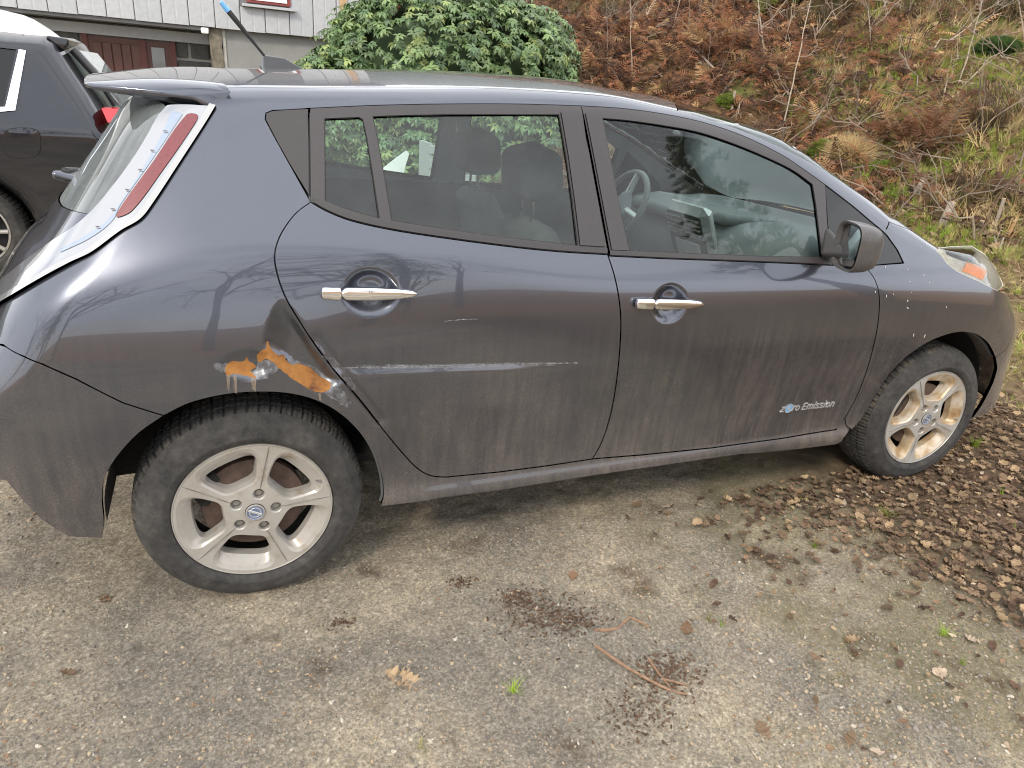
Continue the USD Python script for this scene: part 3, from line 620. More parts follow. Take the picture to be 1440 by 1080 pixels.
side_panel('window_glass', gp['fix'].buffer(.004), M['glass'], rear_door, off=-.008, gap=0, skirt=0, step=.05)
side_panel('window_glass', gp['rear'].buffer(.004), M['glass'], rear_door, off=-.008, gap=0, skirt=0, step=.05)
side_panel('window_glass', gp['front'].buffer(.004), M['glass_front'], front_door, off=-.008, gap=0, skirt=0, step=.05)
side_panel('quarter_window', pside(np.vstack([QGLASS_TOP, [(1216, 374), (1171, 372), (1166, 330), (1163, 290)]])), M['darkglass'], car, off=-.003, gap=.002, skirt=.006, step=.03)
side_panel('quarter_backing', pside(np.vstack([QGLASS_TOP, [(1216, 374), (1171, 372), (1166, 330), (1163, 290)]])), M['void'], car, off=-.02, gap=.001, skirt=0, step=.05)
side_panel('pillar_cover', pside([(374, 159), (383, 155.5), (405, 153.8), (434, 152.6), (434.5, 210), (435, 276), (407, 230), (388, 196), (373.5, 168)]), M['black_trim'], car, off=-.001, gap=.0015, skirt=.01)
# rubber seals round the panes, belt mouldings, and the pillar covers standing a little proud
def seal(pg, w=.0045): return pg.buffer(.003).difference(pg.buffer(-w+.003))
for k, prt in (('fix', rear_door), ('rear', rear_door), ('front', front_door)):
    side_panel('window_seal', seal(gp[k]), M['rubber'], prt, off=-.003, gap=0, skirt=.006, step=.02)
def band(path, px_w): 
    p = np.asarray(path, float); return np.vstack([p, p[::-1]-[0, px_w]])
side_panel('belt_moulding', pside(band(BELT_R[1:]-[0, 1.2], 7)), M['black_trim'], rear_door, off=.004, gap=0, skirt=.010)
side_panel('belt_moulding', pside(band(BELT_F[:5]-[0, 1.2], 6.5)), M['black_trim'], front_door, off=.004, gap=0, skirt=.010)
side_panel('pillar_panel', pside([(788.5, 158), (815, 158.5), (826, 212), (842, 292), (850.5, 347), (815.5, 345), (808, 283), (799, 219)]), M['pillar'], rear_door, off=.003, gap=0, skirt=.006)
side_panel('pillar_panel', pside([(823, 160), (845, 160.5), (857.5, 228), (869.5, 290), (883.5, 352.5), (860, 351.5), (848.5, 292), (833.5, 212)]), M['pillar'], front_door, off=.003, gap=0, skirt=.006)
# dark inner skin behind the joints and the trim you see through the far windows
allp = unary_union([body_poly, rear_poly, front_poly, fender_poly, fr_r, fr_f]).buffer(.004)
holes = unary_union([gp['fix'], gp['rear'], gp['front']]).buffer(.012)
_cut = shapely.box(-3, .30, 6, 3); _sk = allp.difference(holes)
side_panel('inner_skin', _sk.difference(_cut), M['lining'], car, off=-.022, gap=0, skirt=0, step=.04)
side_panel('pillar_trim', _sk.intersection(_cut), M['pillar_trim'], car, off=-.022, gap=0, skirt=0, step=.04)
panel('headliner', top_poly(roof_pts), TOP, M['headliner'], car, step=.06, off=-.03, skirt=0, dent=False)

# door handles: chrome bar over the cup, key cap at the rear end
def handle(px0, px1, split, hpx, door, y_out=.0195):
    a, b = P([px0])[0], P([px1])[0]
    n = grad(P([[(px0[0]+px1[0])/2, px0[1]-30]]))[0]; n = np.array([0, -1, 0.])
    base = lambda t: a+(b-a)*t
    L = np.linalg.norm(b-a); ex = (b-a)/L; ez = np.cross(ex, n); ez = ez if ez[2] > 0 else -ez
    h = hpx
    def bar(t0, t1):
        rows = []; a = np.linspace(0, 2*np.pi, 22, endpoint=False); ns = 26
        for i, t in enumerate(np.linspace(t0, t1, ns)):
            e = min(1.0, .35+.65*math.sqrt(max(0, 1-(1-min(1, i/2.2))**2)), .35+.65*math.sqrt(max(0, 1-(1-min(1, (ns-1-i)/2.2))**2)))
            hh = h*np.interp(t, [0, .05, .2, .55, .8, .95, 1.0], [.86, .95, 1.0, 1.0, .82, .56, .42])*e
            if (t0 > .1 and i < 3) or (t1 < .9 and i > ns-4): e = .97
            o = y_out*np.interp(t, [0, .12, .5, .85, 1.0], [.72, 1.0, 1.08, .85, .55]); dp = .0095*(.5+.5*e)
            ca, sa = np.cos(a), np.sin(a)
            rows.append(base(t)+n*(o+dp*np.sign(ca)*np.abs(ca)**.75)[:, None]+ez*(hh*np.sign(sa)*np.abs(sa)**.75)[:, None])
        V = np.vstack(rows); m = len(a); Fc = []
        for i in range(ns-1):
            for j in range(m):
                p, q = i*m+j, i*m+(j+1) % m; Fc += [(p, q, q+m), (p, q+m, p+m)]
        V = np.vstack([V, rows[0].mean(0), rows[-1].mean(0)]); k = ns*m
        Fc += [(k, (j+1) % m, j) for j in range(m)]+[(k+1, (ns-1)*m+j, (ns-1)*m+(j+1) % m) for j in range(m)]
        g = trimesh.Trimesh(V, Fc, process=False); trimesh.repair.fix_normals(g); return g
    for s in (0, 1):
        k = [1, -1, 1] if s else [1, 1, 1]
        cap_, bar_ = bar(.01, split-.002), bar(split+.002, 1.0)
        p = None
        for nm, g in (('door_handle', bar_), ('handle_cap', cap_)):
            g = g.copy(); g.vertices = g.vertices*k
            if s: g.invert()
            if nm == 'door_handle': p = obj(nm, g, M['chrome'], door[s], smooth=40)
            else: obj(nm, g, M['chrome'], door[s], smooth=40)
handle((449, 410), (584, 411.5), .21, .0172, rear_door)
handle((890, 425), (985.5, 426), .25, .0168, front_door)

# door mirror
def mirror_part():
    c0 = at((1199, 347), 'y', -.955)[0]
    # housing: rounded shell, open towards the rear (-x)
    hw, hh, dp = .088, .080, .105
    pts = []
    mc = np.array([c0[0]-.02, -.955, c0[2]])
    def ringpt(t, sx, sz, x, ox=0): 
        ca, sa = math.cos(t), math.sin(t); e = .55
        return (x, mc[1]+ox+sx*np.sign(ca)*abs(ca)**e, mc[2]+sz*np.sign(sa)*abs(sa)**e)
    rows = []
    for x, k, o in ((0.0, .98, 0), (.012, 1.0, 0), (.05, .96, .003), (.08, .84, .006), (.098, .62, .01), (.106, .30, .012)):
        rows.append([ringpt(t, hw*k, hh*k, mc[0]+x, o) for t in np.linspace(0, 2*np.pi, 40, endpoint=False)])
    V = np.array(rows); a, b = V.shape[:2]; V = V.reshape(-1, 3); Fc = []
    for i in range(a-1):
        for j in range(b):
            p, q = i*b+j, i*b+(j+1) % b; Fc += [(p, q, q+b), (p, q+b, p+b)]
    n = len(V); V = np.vstack([V, V[-b:].mean(0)+[.002, 0, 0]]); Fc += [(n, (a-1)*b+j, (a-1)*b+(j+1) % b) for j in range(b)]
    # inner lip
    inner = np.array([ringpt(t, hw*.90, hh*.88, mc[0]+.004) for t in np.linspace(0, 2*np.pi, 40, endpoint=False)]); back = inner+[.02, 0, 0]
    k0 = len(V); V = np.vstack([V, inner, back])
    for j in range(b):
        j2 = (j+1) % b
        Fc += [(j, k0+j2, k0+j) , (j, j2, k0+j2), (k0+j, k0+b+j2, k0+b+j), (k0+j, k0+j2, k0+b+j2)]
    shell = trimesh.Trimesh(V, Fc, process=False); 
    gl = np.array([ringpt(t, hw*.86, hh*.83, mc[0]+.010) for t in np.linspace(0, 2*np.pi, 40, endpoint=False)])
    gl[:, 0] += .01*(gl[:, 1]-mc[1])/hw
    gm = trimesh.Trimesh(np.vstack([gl, gl.mean(0)]), [(40, (j+1) % 40, j) for j in range(40)], process=False)
    arm = hull_spheres([(mc[0]+.05, -.90, mc[2]-.035, .018), (mc[0]+.08, -.90, mc[2]-.045, .014), (mc[0]+.03, -.84, mc[2]-.045, .014), (mc[0]+.09, -.84, mc[2]-.05, .014), (mc[0]+.05, -.81, mc[2]+.02, .010)])
    Rz = trimesh.transformations.rotation_matrix(-.36, [0, 0, 1], [mc[0]+.03, mc[1], mc[2]])
    for g_ in (shell, gm): g_.apply_transform(Rz)
    for s in (0, 1):
        def mir(g):
            g = g.copy()
            if s: g.vertices = g.vertices*[1, -1, 1]; g.invert()
            return g
        h = obj('door_mirror', mir(shell), M['mirror_shell'], car, smooth=50)
        obj('mirror_glass', mir(gm), M['mirror'], h); obj('mirror_arm', mir(arm), M['black_trim'], h, smooth=50)
M['mirror_shell'] = plain('mirror_shell', (0.055, 0.052, 0.052), 0.45, noise=(120, 0.3), coat=0.25)
mirror_part()

# headlamp: bulging lens over a silver bowl and an amber corner
def headlamp():
    low = P(lampedge_f[::-1])                                   # rear corner to nose along the wing
    up_px = [(1316, 350), (1342, 346.5), (1366, 346), (1385, 358), (1400, 377), (1411, 402)]
    up = np.array([at(q, 'y', y)[0] for q, y in zip(up_px, (-.775, -.72, -.66, -.67, -.69, -.735))])
    up[0] = low[0]+[.005, .01, .004]
    low = resample(low, .02); up = resample(up, .02)
    n = 26
    def par(p): 
        L = np.r_[0, np.cumsum(np.linalg.norm(np.diff(p, axis=0), axis=1))]; t = np.linspace(0, L[-1], n)
        return np.stack([np.interp(t, L, p[:, k]) for k in range(3)], 1)
    lo, hi = par(low), par(up); m = 14
    def sheet(puff, shrink=0.0, t0=0, t1=1, i0=0, i1=n):
        s = np.linspace(t0, t1, m)[None, :, None]
        G = lo[i0:i1, None]*(1-s)+hi[i0:i1, None]*s
        pf = puff*np.sin(np.pi*np.clip(s, 0, 1))*np.sin(np.pi*np.linspace(i0/(n-1), (i1-1)/(n-1), i1-i0))[:, None, None]**.6
        return G+pf*np.array([.35, -.75, .45])
    def tri(G):
        a, b = G.shape[:2]; f = []
        for i in range(a-1):
            for j in range(b-1):
                p = i*b+j; f += [(p, p+b, p+b+1), (p, p+b+1, p+1)]
        return trimesh.Trimesh(G.reshape(-1, 3), f, process=False)
    inner = tri(sheet(.016)); 
    # inboard wall from the lens' upper edge down to the bonnet
    wall = tri(np.stack([hi, hi+[-.02, .05, -.05], hi+[-.03, .09, -.14]], 1))
    amber_ = tri(sheet(.026, 0, .07, .34, 10, 19)); chrome_ = tri(sheet(.021, 0, .40, .92, 3, 17))
    lens_ = tri(sheet(.034))
    frame = tube(np.vstack([lo, hi[::-1], lo[:1]]), .0013, 6, False)
    for s in (0, 1):
        def mir(g):
            g = g.copy()
            if s: g.vertices = g.vertices*[1, -1, 1]; g.invert()
            return g
        h = obj('headlamp', mir(inner), M['lamp_bowl'], car, smooth=True)
        obj('lamp_side', mir(wall), M['paint'], h, smooth=True); obj('indicator', mir(amber_), M['amber'], h, smooth=True)
        obj('reflector', mir(chrome_), M['chrome'], h, smooth=True); obj('lamp_lens', mir(lens_), M['lens'], h, smooth=True); obj('lamp_frame', mir(frame), M['lamp_bowl'], h, smooth=True)
M['lamp_bowl'] = plain('lamp_bowl', (0.66, 0.65, 0.61), 0.3, metal=0.35, coat=0.6, noise=(60, .25))
headlamp()

# wheels
RIM = .2169
def wheel_phase(tip_px, ctr_y, cx):
    q = at(tip_px, 'y', ctr_y)[0]; return math.atan2(q[2]-.305, q[0]-cx)
def make_wheel(name, stained, phase):
    """axle along y, outer face at y=0 towards -y; rim radius RIM, tyre .316"""
    w = []
    # tyre
    prof = [(-.205, .205), (-.210, .225), (-.212, .262), (-.205, .290), (-.190, .308), (-.150, .3145), (-.107, .316), (-.064, .3145), (-.040, .311), (-.020, .303), (-.008, .292), (.004, .278), (.010, .262), (.0125, .247), (.011, .232), (.004, .222), (-.002, RIM+.001), (-.012, RIM-.002)]
    side = [p for p in prof if p[0] > -.03][1:] 
    sd = smooth_path([(-.020, .303), (-.008, .292), (.004, .278), (.010, .262), (.0125, .247), (.011, .232), (.006, .223), (-.001, RIM+.0015), (-.014, RIM-.003)], .004)
    rings = sd.copy()
    for r0 in (.230, .2365, .2415, .268, .276): rings[:, 0] += .0022*np.exp(-((rings[:, 1]-r0)/.0018)**2)
    tyre = revolve_y(rings, 128)
    # tread: ribs and lateral grooves, cut into the shoulder
    trd = [(-.021, .3025), (-.030, .3085), (-.040, .3125), (-.052, .3145), (-.0525, .307), (-.060, .307), (-.0605, .3155), (-.085, .3165), (-.0855, .308), (-.093, .308), (-.0935, .3165), (-.118, .3165), (-.1185, .308), (-.126, .308), (-.1265, .3155), (-.15, .3145), (-.165, .3125), (-.19, .306), (-.2, .298)]
    seg = 64*6; n = len(trd); tr = np.array(trd); V = np.zeros((seg, n, 3)); rg = random.Random(5)
    for j in range(seg):
        k = j % 6; ph = 2*np.pi*(j+.35*(k == 5)-.35*(k == 4))/seg
        for i, (a, r) in enumerate(trd):
            rr = r
            if k == 5 and (i < 4 or i > 13): rr = r-.0085
            elif k == 5 and r > .312: rr = r-.006
            elif k == 2 and (i < 4 or 5 < i < 14) and r > .30: rr = r-.0022
            sk = ph+.10*(a+.106)*(1 if a > -.106 else -1)*6*2*np.pi/64*3
            V[j, i] = (rr*math.cos(sk), -a, rr*math.sin(sk))
    Fc = []
    for j in range(seg):
        a, b = j*n, ((j+1) % seg)*n
        for i in range(n-1): Fc += [(a+i, b+i, b+i+1), (a+i, b+i+1, a+i+1)]
    tread = trimesh.Trimesh(V.reshape(-1, 3), Fc, process=False)
    # alloy face: disc minus five pockets, pocket walls, outer lip and barrel
    def pocket(kind):
        # outline in units of RIM around direction +90 deg (between two spokes); x tangential, y radial
        if kind == 'face': p = [(0, .372), (.205, .372), (.30, .52), (.385, .69), (.40, .76), (.375, .845), (.30, .895), (.17, .928), (0, .938)]
        elif kind == 'mid': p = [(0, .386), (.190, .386), (.275, .52), (.350, .67), (.352, .735), (.325, .80), (.26, .845), (.15, .873), (0, .880)]
        else: p = [(0, .402), (.176, .402), (.252, .52), (.325, .640), (.328, .680), (.300, .720), (.23, .745), (.12, .756), (0, .760)]
        p = p+[(-x, y) for x, y in p[::-1]][1:-1]
        # rounded corners: dense linear resample then corner-cut
        q = np.array(p); 
        for _ in range(3):
            a, b = q, np.roll(q, -1, 0); q = np.stack([a*.75+b*.25, a*.25+b*.75], 1).reshape(-1, 2)
        return q*RIM
    fo, mo, ho = pocket('face'), pocket('mid'), pocket('hole')
    rot = lambda p, a: p@np.array([[math.cos(a), math.sin(a)], [-math.sin(a), math.cos(a)]])
    rings2 = []; disc_ = Point(0, 0).buffer(RIM*.975, 64)
    face = disc_
    for k in range(5): face = face.difference(Polygon(rot(fo, 2*np.pi*k/5)))
    lug = [(.057*math.cos(np.pi/2+np.pi/5+2*np.pi*k/5), .057*math.sin(np.pi/2+np.pi/5+2*np.pi*k/5)) for k in range(5)]
    for l in lug: face = face.difference(Point(l).buffer(.0175, 16))
    face = face.difference(Point(0, 0).buffer(.0275, 20))
    grv = []
    for k in range(5):
        a = np.pi/2+np.pi/5+2*np.pi*k/5; grv.append(LineString([(.073*math.cos(a), .073*math.sin(a)), (RIM*.968*math.cos(a), RIM*.968*math.sin(a))]).buffer(.0011, cap_style='flat'))
    G = unary_union(grv); face2 = face.difference(G)
    def depth(p):
        r = np.hypot(p[:, 0], p[:, 1])/RIM
        return .002-.010*np.clip((r-.75)/.25, 0, 1)**2*0+.006*np.exp(-(r/.42)**4)-.004*np.clip((.97-r)/.3, 0, 1)
    def lift(poly, dz, step=.009):
        p, t, _ = fill_polygon(poly, step); d = depth(p)+dz
        return trimesh.Trimesh(np.stack([p[:, 0], -d, p[:, 1]], 1), t, process=False)
    def strip(A, B, da, db):
        n = len(A); a3 = np.stack([A[:, 0], -(depth(A)+da), A[:, 1]], 1); b3 = np.stack([B[:, 0], -(depth(B)+db), B[:, 1]], 1)
        i = np.arange(n); j = (i+1) % n
        return trimesh.Trimesh(np.vstack([a3, b3]), np.vstack([np.c_[i, j, j+n], np.c_[i, j+n, i+n]]), process=False)
    parts = [lift(face2, 0), lift(G.intersection(face), -.0016)]
    for g in grv:
        e = np.array(g.exterior.coords)[:-1]; parts.append(strip(e, e, 0, -.0016))
    nface = len(parts)
    for k in range(5):
        a = 2*np.pi*k/5
        # the wide outer slope is deeper than the spoke flanks
        parts += [strip(rot(fo, a), rot(mo, a), 0, -.006), strip(rot(mo, a), rot(ho, a), -.006, -.024), strip(rot(ho, a), rot(ho*.99, a), -.024, -.050)]
    for l in lug:
        c = np.array(Point(l).buffer(.0175, 16).exterior.coords)[:-1]; c2 = (c-l)*.86+l; parts += [strip(c, c2, 0, -.003), strip(c2, c2, -.003, -.022)]
        parts.append(lift(Point(l).buffer(.0152, 16), -.022, .008))
    c = np.array(Point(0, 0).buffer(.0275, 20).exterior.coords)[:-1]; parts.append(strip(c, c*.97, 0, -.004))
    lip = revolve_y([(.0005, RIM*.974), (.003, RIM*.982), (.003, RIM*.992), (-.002, RIM*1.0), (-.012, RIM*.995)], 96)
    walls = cat_([g for g in parts[nface:nface+15]]); rim = cat_(parts[:nface]+parts[nface+15:]+[lip])
    barrel = revolve_y([(-.012, RIM*.965), (-.06, RIM*.93), (-.17, RIM*.92), (-.19, RIM*.98)], 64)
    R = trimesh.transformations.rotation_matrix(-(phase-(np.pi/2+np.pi/5)), [0, 1, 0])
    for g in (rim, walls): g.apply_transform(R)
    am = M['alloy_front'] if stained else M['alloy']
    x = UsdGeom.Xform.Define(stage, numbered('/World/'+name)) if False else None
    return dict(tyre=tyre, tread=tread, rim=rim, walls=walls, stained=stained, barrel=barrel, lug=lug, R=R, am=am, depth=depth)
def put_wheel(W, centre, steer, cam_, side=1, simple=False, label=None):
    T = trimesh.transformations
    A = T.translation_matrix(centre)@T.rotation_matrix(steer, [0, 0, 1])@T.rotation_matrix(cam_, [1, 0, 0])
    if side < 0: A = T.translation_matrix(centre)@np.diag([1, -1, 1, 1.0])
    def tr(g):
        g = g.copy(); g.apply_transform(A); return g
    root = obj('wheel', tr(cat_([W['barrel']])), M['liner'], car, smooth=True)
    if label: tag(root, label)
    obj('tyre', tr(W['tyre']), M['tyre'], root, smooth=35); obj('tread', tr(W['tread']), M['tread'], root, smooth=False)
    obj('rim', tr(W['rim']), W['am'], root, smooth=32)
    obj('pocket_wall', tr(W['walls']), M['alloy_stained'] if W['stained'] else W['am'], root, smooth=32)
    disc_ = revolve_y([(-.075, .02), (-.068, .075), (-.050, .078), (-.050, .14), (-.056, .142), (-.072, .142), (-.072, .1)], 64)
    obj('brake_disc', tr(disc_), M['disc'], root, smooth=30)
    cal = hull_spheres([(-.13, .06, .02, .018), (-.10, .06, .09, .018), (-.13, .10, .02, .02), (-.10, .10, .09, .02), (-.155, .075, .055, .018)]); obj('brake_caliper', tr(cal), M['liner'], root, smooth=40)
    cap_ = revolve_y([(.006, .0262), (.0085, .0255), (.0088, .0225)], 40); obj('cap_ring', tr(cap_), W['am'], root, smooth=30)
    dsc = revolve_y([(.0086, .0225), (.0075, .021), (.0072, .0)], 40); obj('centre_cap', tr(dsc), M['badge'], root, smooth=30)
    ring = revolve_y([(.0078, .0165), (.0090, .0162), (.0090, .0140), (.0078, .0137)], 40); bar_ = box(.040, .0022, .0065, (0, -.0085, 0), .0008)
    bar_.apply_transform(T.rotation_matrix(.5, [0, 1, 0])); obj('badge_emblem', tr(cat_([ring, bar_])), M['silver'], root, smooth=30)
    for l in W['lug']:
        nt = cat_([trimesh.creation.cylinder(.0085, .016, sections=6), trimesh.creation.icosphere(2, .0075)]); nt.vertices[:, 2] *= 1.0
        nt.apply_transform(T.rotation_matrix(np.pi/2, [1, 0, 0])); nt.apply_translation((l[0], .017, l[1])); nt.apply_transform(W['R']); obj('lug_nut', tr(nt), M['nut'], root, smooth=40)
    vs = tube([(0.06, .012, .178), (.062, -.004, .186)], [.004, .0045], 8); vs.apply_transform(W['R']); obj('valve', tr(vs), M['nut'], root, smooth=40)
YW = -.840
M['alloy_front'] = mat('alloy_front', {'g': ('geometry', {}), 'n': ('noise_texture', {'scale': 14, 'detail': 6, 'roughness': 0.6}),
    'r': ('rgb_ramp', {'ramp': [(0.40, (0.42, 0.415, 0.40)), (0.60, (0.36, 0.335, 0.295)), (0.74, (0.32, 0.23, 0.13))]}),
    'p': ('principled_bsdf', {'metallic': 0.35, 'roughness': 0.36})}, [('g.position', 'n.vector'), ('n.fac', 'r.fac'), ('r.color', 'p.base_color')])
qr = at((379, 623.5), 'y', YW)[0]; ph_r = math.atan2(qr[2]-.305, qr[0])
qf = at((1350.7, 535.6), 'y', YW)[0]; ph_f = math.atan2(qf[2]-.305, qf[0]-2.70)
wr, wf = make_wheel('wheel', False, ph_r), make_wheel('wheel', True, ph_f)
put_wheel(wr, (0, YW, .305), 0, .0233); put_wheel(wf, (2.70, YW, .305), -.0344, .0083, label='brown stained front wheel with silver spokes')
put_wheel(wr, (0, -YW, .305), 0, 0, -1); put_wheel(wr, (2.70, -YW, .305), 0, 0, -1)
# wheel arches and the underside
def arch_liner(cx, side):
    n = 40; a = np.linspace(-.05, np.pi+.05, n); r = .40
    prof = [(-.20, .36), (-.70, .36)]
    y0, y1 = -.755*side, -.50*side
    V = []
    for t in a:
        rr = r*(1.0 if cx > 1 else .985)
        x, z = cx+.012+rr*math.cos(t), .305+rr*math.sin(t)*.985
        V += [(x, y0, z), (x, y1, z)]
    V = np.array(V); Fc = []
    for i in range(n-1): p = 2*i; Fc += [(p, p+1, p+3), (p, p+3, p+2)]
    k = len(V); inner = V[1::2]; V = np.vstack([V, [(cx, y1, .3)]]); Fc += [(k, 2*i+1, 2*i+3) for i in range(n-1)]
    return trimesh.Trimesh(V, Fc, process=False)
for cx in (0, 2.70):
    for s in (1, -1): obj('wheel_arch', arch_liner(cx, s), M['liner'], car, smooth=30)
obj('underside', cat_([box(1.75, 1.56, .06, (1.35, 0, .27)), box(.9, .98, .06, (0, 0, .33)), box(.95, .98, .06, (2.7, 0, .33)), box(.25, 1.1, .06, (-.42, 0, .46))]), M['void'], car)
obj('jacking_point', box(.05, .05, .05, (.44, -.74, .225), .01), M['void'], car)

# paint damage on the rear wing and rear door
def decal(name, px, material, off=.0010, parent=None, step=.010, rough=0.0, seed=1, label=None):
    pts = np.asarray(px, float)
    pts = resample(np.vstack([pts, pts[:1]]), 1.6)[:-1]
    if rough:
        rng = np.random.default_rng(seed); j = rng.normal(0, rough, (len(pts), 2)); j = (j+np.roll(j, 1, 0)+np.roll(j, -1, 0))/1.8; pts = pts+j
    o = panel(name, poly_uv(P(pts), SIDE), SIDE, material, parent or body[0], off=off, step=step, skirt=0)
    if label: tag(o, label)
    return o
M['run'] = mat('rust_run', {'t': ('transparent_bsdf', {}), 'd': ('principled_bsdf', {'base_color': (0.24, 0.18, 0.12), 'roughness': 0.9}), 'g': ('geometry', {}), 'mp': ('mapping', {'scale': (120, 120, 14)}), 'n': ('noise_texture', {'scale': 1.0, 'detail': 3}), 'r': ('rgb_ramp', {'ramp': [(0.35, (0.02,)*3), (0.7, (0.6,)*3)]}), 'm': ('mix_closure', {})},
    [('g.position', 'mp.vector'), ('mp.vector', 'n.vector'), ('n.fac', 'r.fac'), ('r.color', 'm.fac'), ('t.BSDF', 'm.closure1'), ('d.BSDF', 'm.closure2')], surface='m.closure')
for q in ([(172, 572), (195, 575), (192, 680), (180, 660)], [(215, 575), (240, 575), (238, 690), (222, 685)], [(325, 590), (362, 592), (358, 680), (338, 660)], [(752, 690), (780, 690), (776, 742), (762, 730)]): decal('rust_run', z4(q), M['run'], .0006)
def scr(px, w): 
    p = np.asarray(px, float); return np.vstack([p, p[::-1]+[0, w]])
decal('scratch', scr([(482, 516.5), (520, 515.5), (560, 515.5), (600, 514)], 1.6), M['scratch'], .0008, rear_door[0], rough=.25, seed=2)
decal('scratch', scr([(545, 512.8), (600, 513.4), (660, 512), (740, 511), (812, 509.5)], 1.3), M['scratch'], .0008, rear_door[0], rough=.25, seed=3)
decal('scratch', scr([(625, 451), (650, 448.5), (672, 448)], 1.2), M['scratch'], .0008, rear_door[0], rough=.2, seed=6)
decal('scratch', scr([(470, 505), (482, 517), (492, 530), (500, 545)], 1.5), M['scratch'], .0008, rear_door[0], rough=.3, seed=7)
decal('scratch', scr([(0, 640), (30, 643), (44, 645)], 1.1), M['scratch'], .0008, body[0], rough=.1, seed=8) if False else None
decal('scuff', [(500, 513), (560, 512), (640, 511), (720, 509.5), (780, 509), (780, 514), (700, 516), (600, 518), (520, 519)], M['scuff'], .0007, rear_door[0])
decal('scuff', [(452, 500), (470, 503), (486, 520), (500, 548), (492, 548), (476, 526)], M['scuff'], .0007, rear_door[0])
zd = lambda a: np.array(a, float)/4+[1080, 320]
for k, (q, ang, l) in enumerate([((890, 90), 1.3, 9), ((660, 222), 1.4, 9), ((665, 385), 1.5, 16), ((785, 412), 1.4, 13), ((602, 362), 1.7, 13), ((876, 268), .8, 7), ((797, 305), .3, 5), ((1003, 447), 1.4, 10), ((785, 452), -.8, 16), ((880, 610), 1.15, 24), ((818, 605), 1.3, 20), ((705, 375), 1.5, 6), ((785, 235), .4, 6), ((906, 310), .2, 6), ((805, 365), .7, 5)]):
    c = zd([q])[0]; a = np.linspace(0, 2*np.pi, 11)[:-1]; e = np.stack([np.cos(a)*l/8, np.sin(a)*.55], 1); ca, sa = math.cos(-ang), math.sin(-ang)
    decal('bird_dropping', c+e@np.array([[ca, sa], [-sa, ca]]), M['dropping'], .0010, fender[0] if c[0] > 1236 else front_door[0], step=.02)

# raised lettering on the front door
def emblem():
    a, b = P([(1095.5, 579.5)])[0], P([(1170.5, 571.5)])[0]; ex = b-a; L = np.linalg.norm(ex); ex /= L
    n = grad(P([(1130, 573)]))[0]; ez = np.cross(n, ex); ez = ez if ez[2] > 0 else -ez
    t1 = meshkit.text_mesh('z', .030, .003); t2 = meshkit.text_mesh('ro', .030, .003); t3 = meshkit.text_mesh('Emission', .030, .003)
    def lay(t, x0, sx):
        v = t.vertices.copy(); v[:, 0] = x0+v[:, 0]*sx; v[:, 0] += .15*v[:, 1]
        t = t.copy(); p = a+v[:, :1]*ex+v[:, 1:2]*ez; q = cast(p+n*.05, np.tile(-n, (len(p), 1)), 0, .15, 30)
        q = np.where(np.isnan(q), p, q); t.vertices = q+n*(v[:, 2:]+.0005); return t
    w1, w2, w3 = t1.bounds[1][0], t2.bounds[1][0], t3.bounds[1][0]
    k = L/(w1+.038+w2+.012+w3)
    e = obj('lettering', cat_([lay(t1, 0, k), lay(t2, (w1+.038)*k, k), lay(t3, (w1+.038+w2+.012)*k, k)]), M['silver'], front_door[0])
    x0 = w1*k+.018*k+.002
    dsk = Point(0, .014).buffer(.019, 24); rg = Point(0, .014).buffer(.019, 24).difference(Point(0, .014).buffer(.0155, 24))
    let = meshkit.text_mesh('e', .022, .0045, True); c = let.bounds.mean(0); let.apply_translation((-c[0], .014-c[1], 0))
    obj('blue_disc', lay(trimesh.creation.extrude_polygon(dsk, .003, engine='earcut'), x0, 1), M['blue'], e)
    obj('letter', lay(let, x0, 1), M['silver'], e); obj('disc_ring', lay(trimesh.creation.extrude_polygon(rg, .004, engine='earcut'), x0, 1), M['silver'], e)
emblem()

# interior
def seat(y, xb, recline=.22, rear=False):
    w = .24 if not rear else .62
    cush = hull_spheres([(xb+.52, y-w+.05, .62, .055), (xb+.52, y+w-.05, .62, .055), (xb+.05, y-w+.05, .58, .06), (xb+.05, y+w-.05, .58, .06), (xb+.5, y, .55, .06)])
    hb = .50
    dx = -math.tan(recline)*hb
    back = hull_spheres([(xb, y-w+.07, .60, .06), (xb, y+w-.07, .60, .06), (xb+dx, y-w+.10, .60+hb-.10, .05), (xb+dx, y+w-.10, .60+hb-.10, .05), (xb+dx*.5+.02, y-w+.04, .60+hb*.45, .05), (xb+dx*.5+.02, y+w-.04, .60+hb*.45, .05), (xb+dx, y, 1.02, .04)])
    s = obj('rear_seat' if rear else 'seat', cat_([back]), M['seat'], car, smooth=50)
    obj('seat_cushion', cush, M['seat'], s, smooth=50)
    for yy in ((y,) if not rear else (-.38, .38)):
        hx, hz = xb+dx-.012, 1.212 if not rear else 1.17
        hr = hull_spheres([(hx+.035, yy-.075, hz+.035, .045), (hx+.035, yy+.075, hz+.035, .045), (hx-.035, yy-.07, hz+.035, .045), (hx-.035, yy+.07, hz+.035, .045), (hx+.045, yy-.085, hz-.045, .04), (hx+.045, yy+.085, hz-.045, .04), (hx-.03, yy-.08, hz-.05, .04), (hx-.03, yy+.08, hz-.05, .04), (hx, yy, hz+.06, .04)])
        obj('headrest', hr, M['seat_light'], s, smooth=50)
        obj('headrest_post', tube([(hx-.005, yy-.05, 1.02), (hx, yy-.05, hz-.05)], .006, 8), M['chrome'], s, smooth=50); obj('headrest_post', tube([(hx-.005, yy+.05, 1.02), (hx, yy+.05, hz-.05)], .006, 8), M['chrome'], s, smooth=50)
seat(-.37, 1.10); seat(.37, 1.16); seat(0, .18, .12, True)
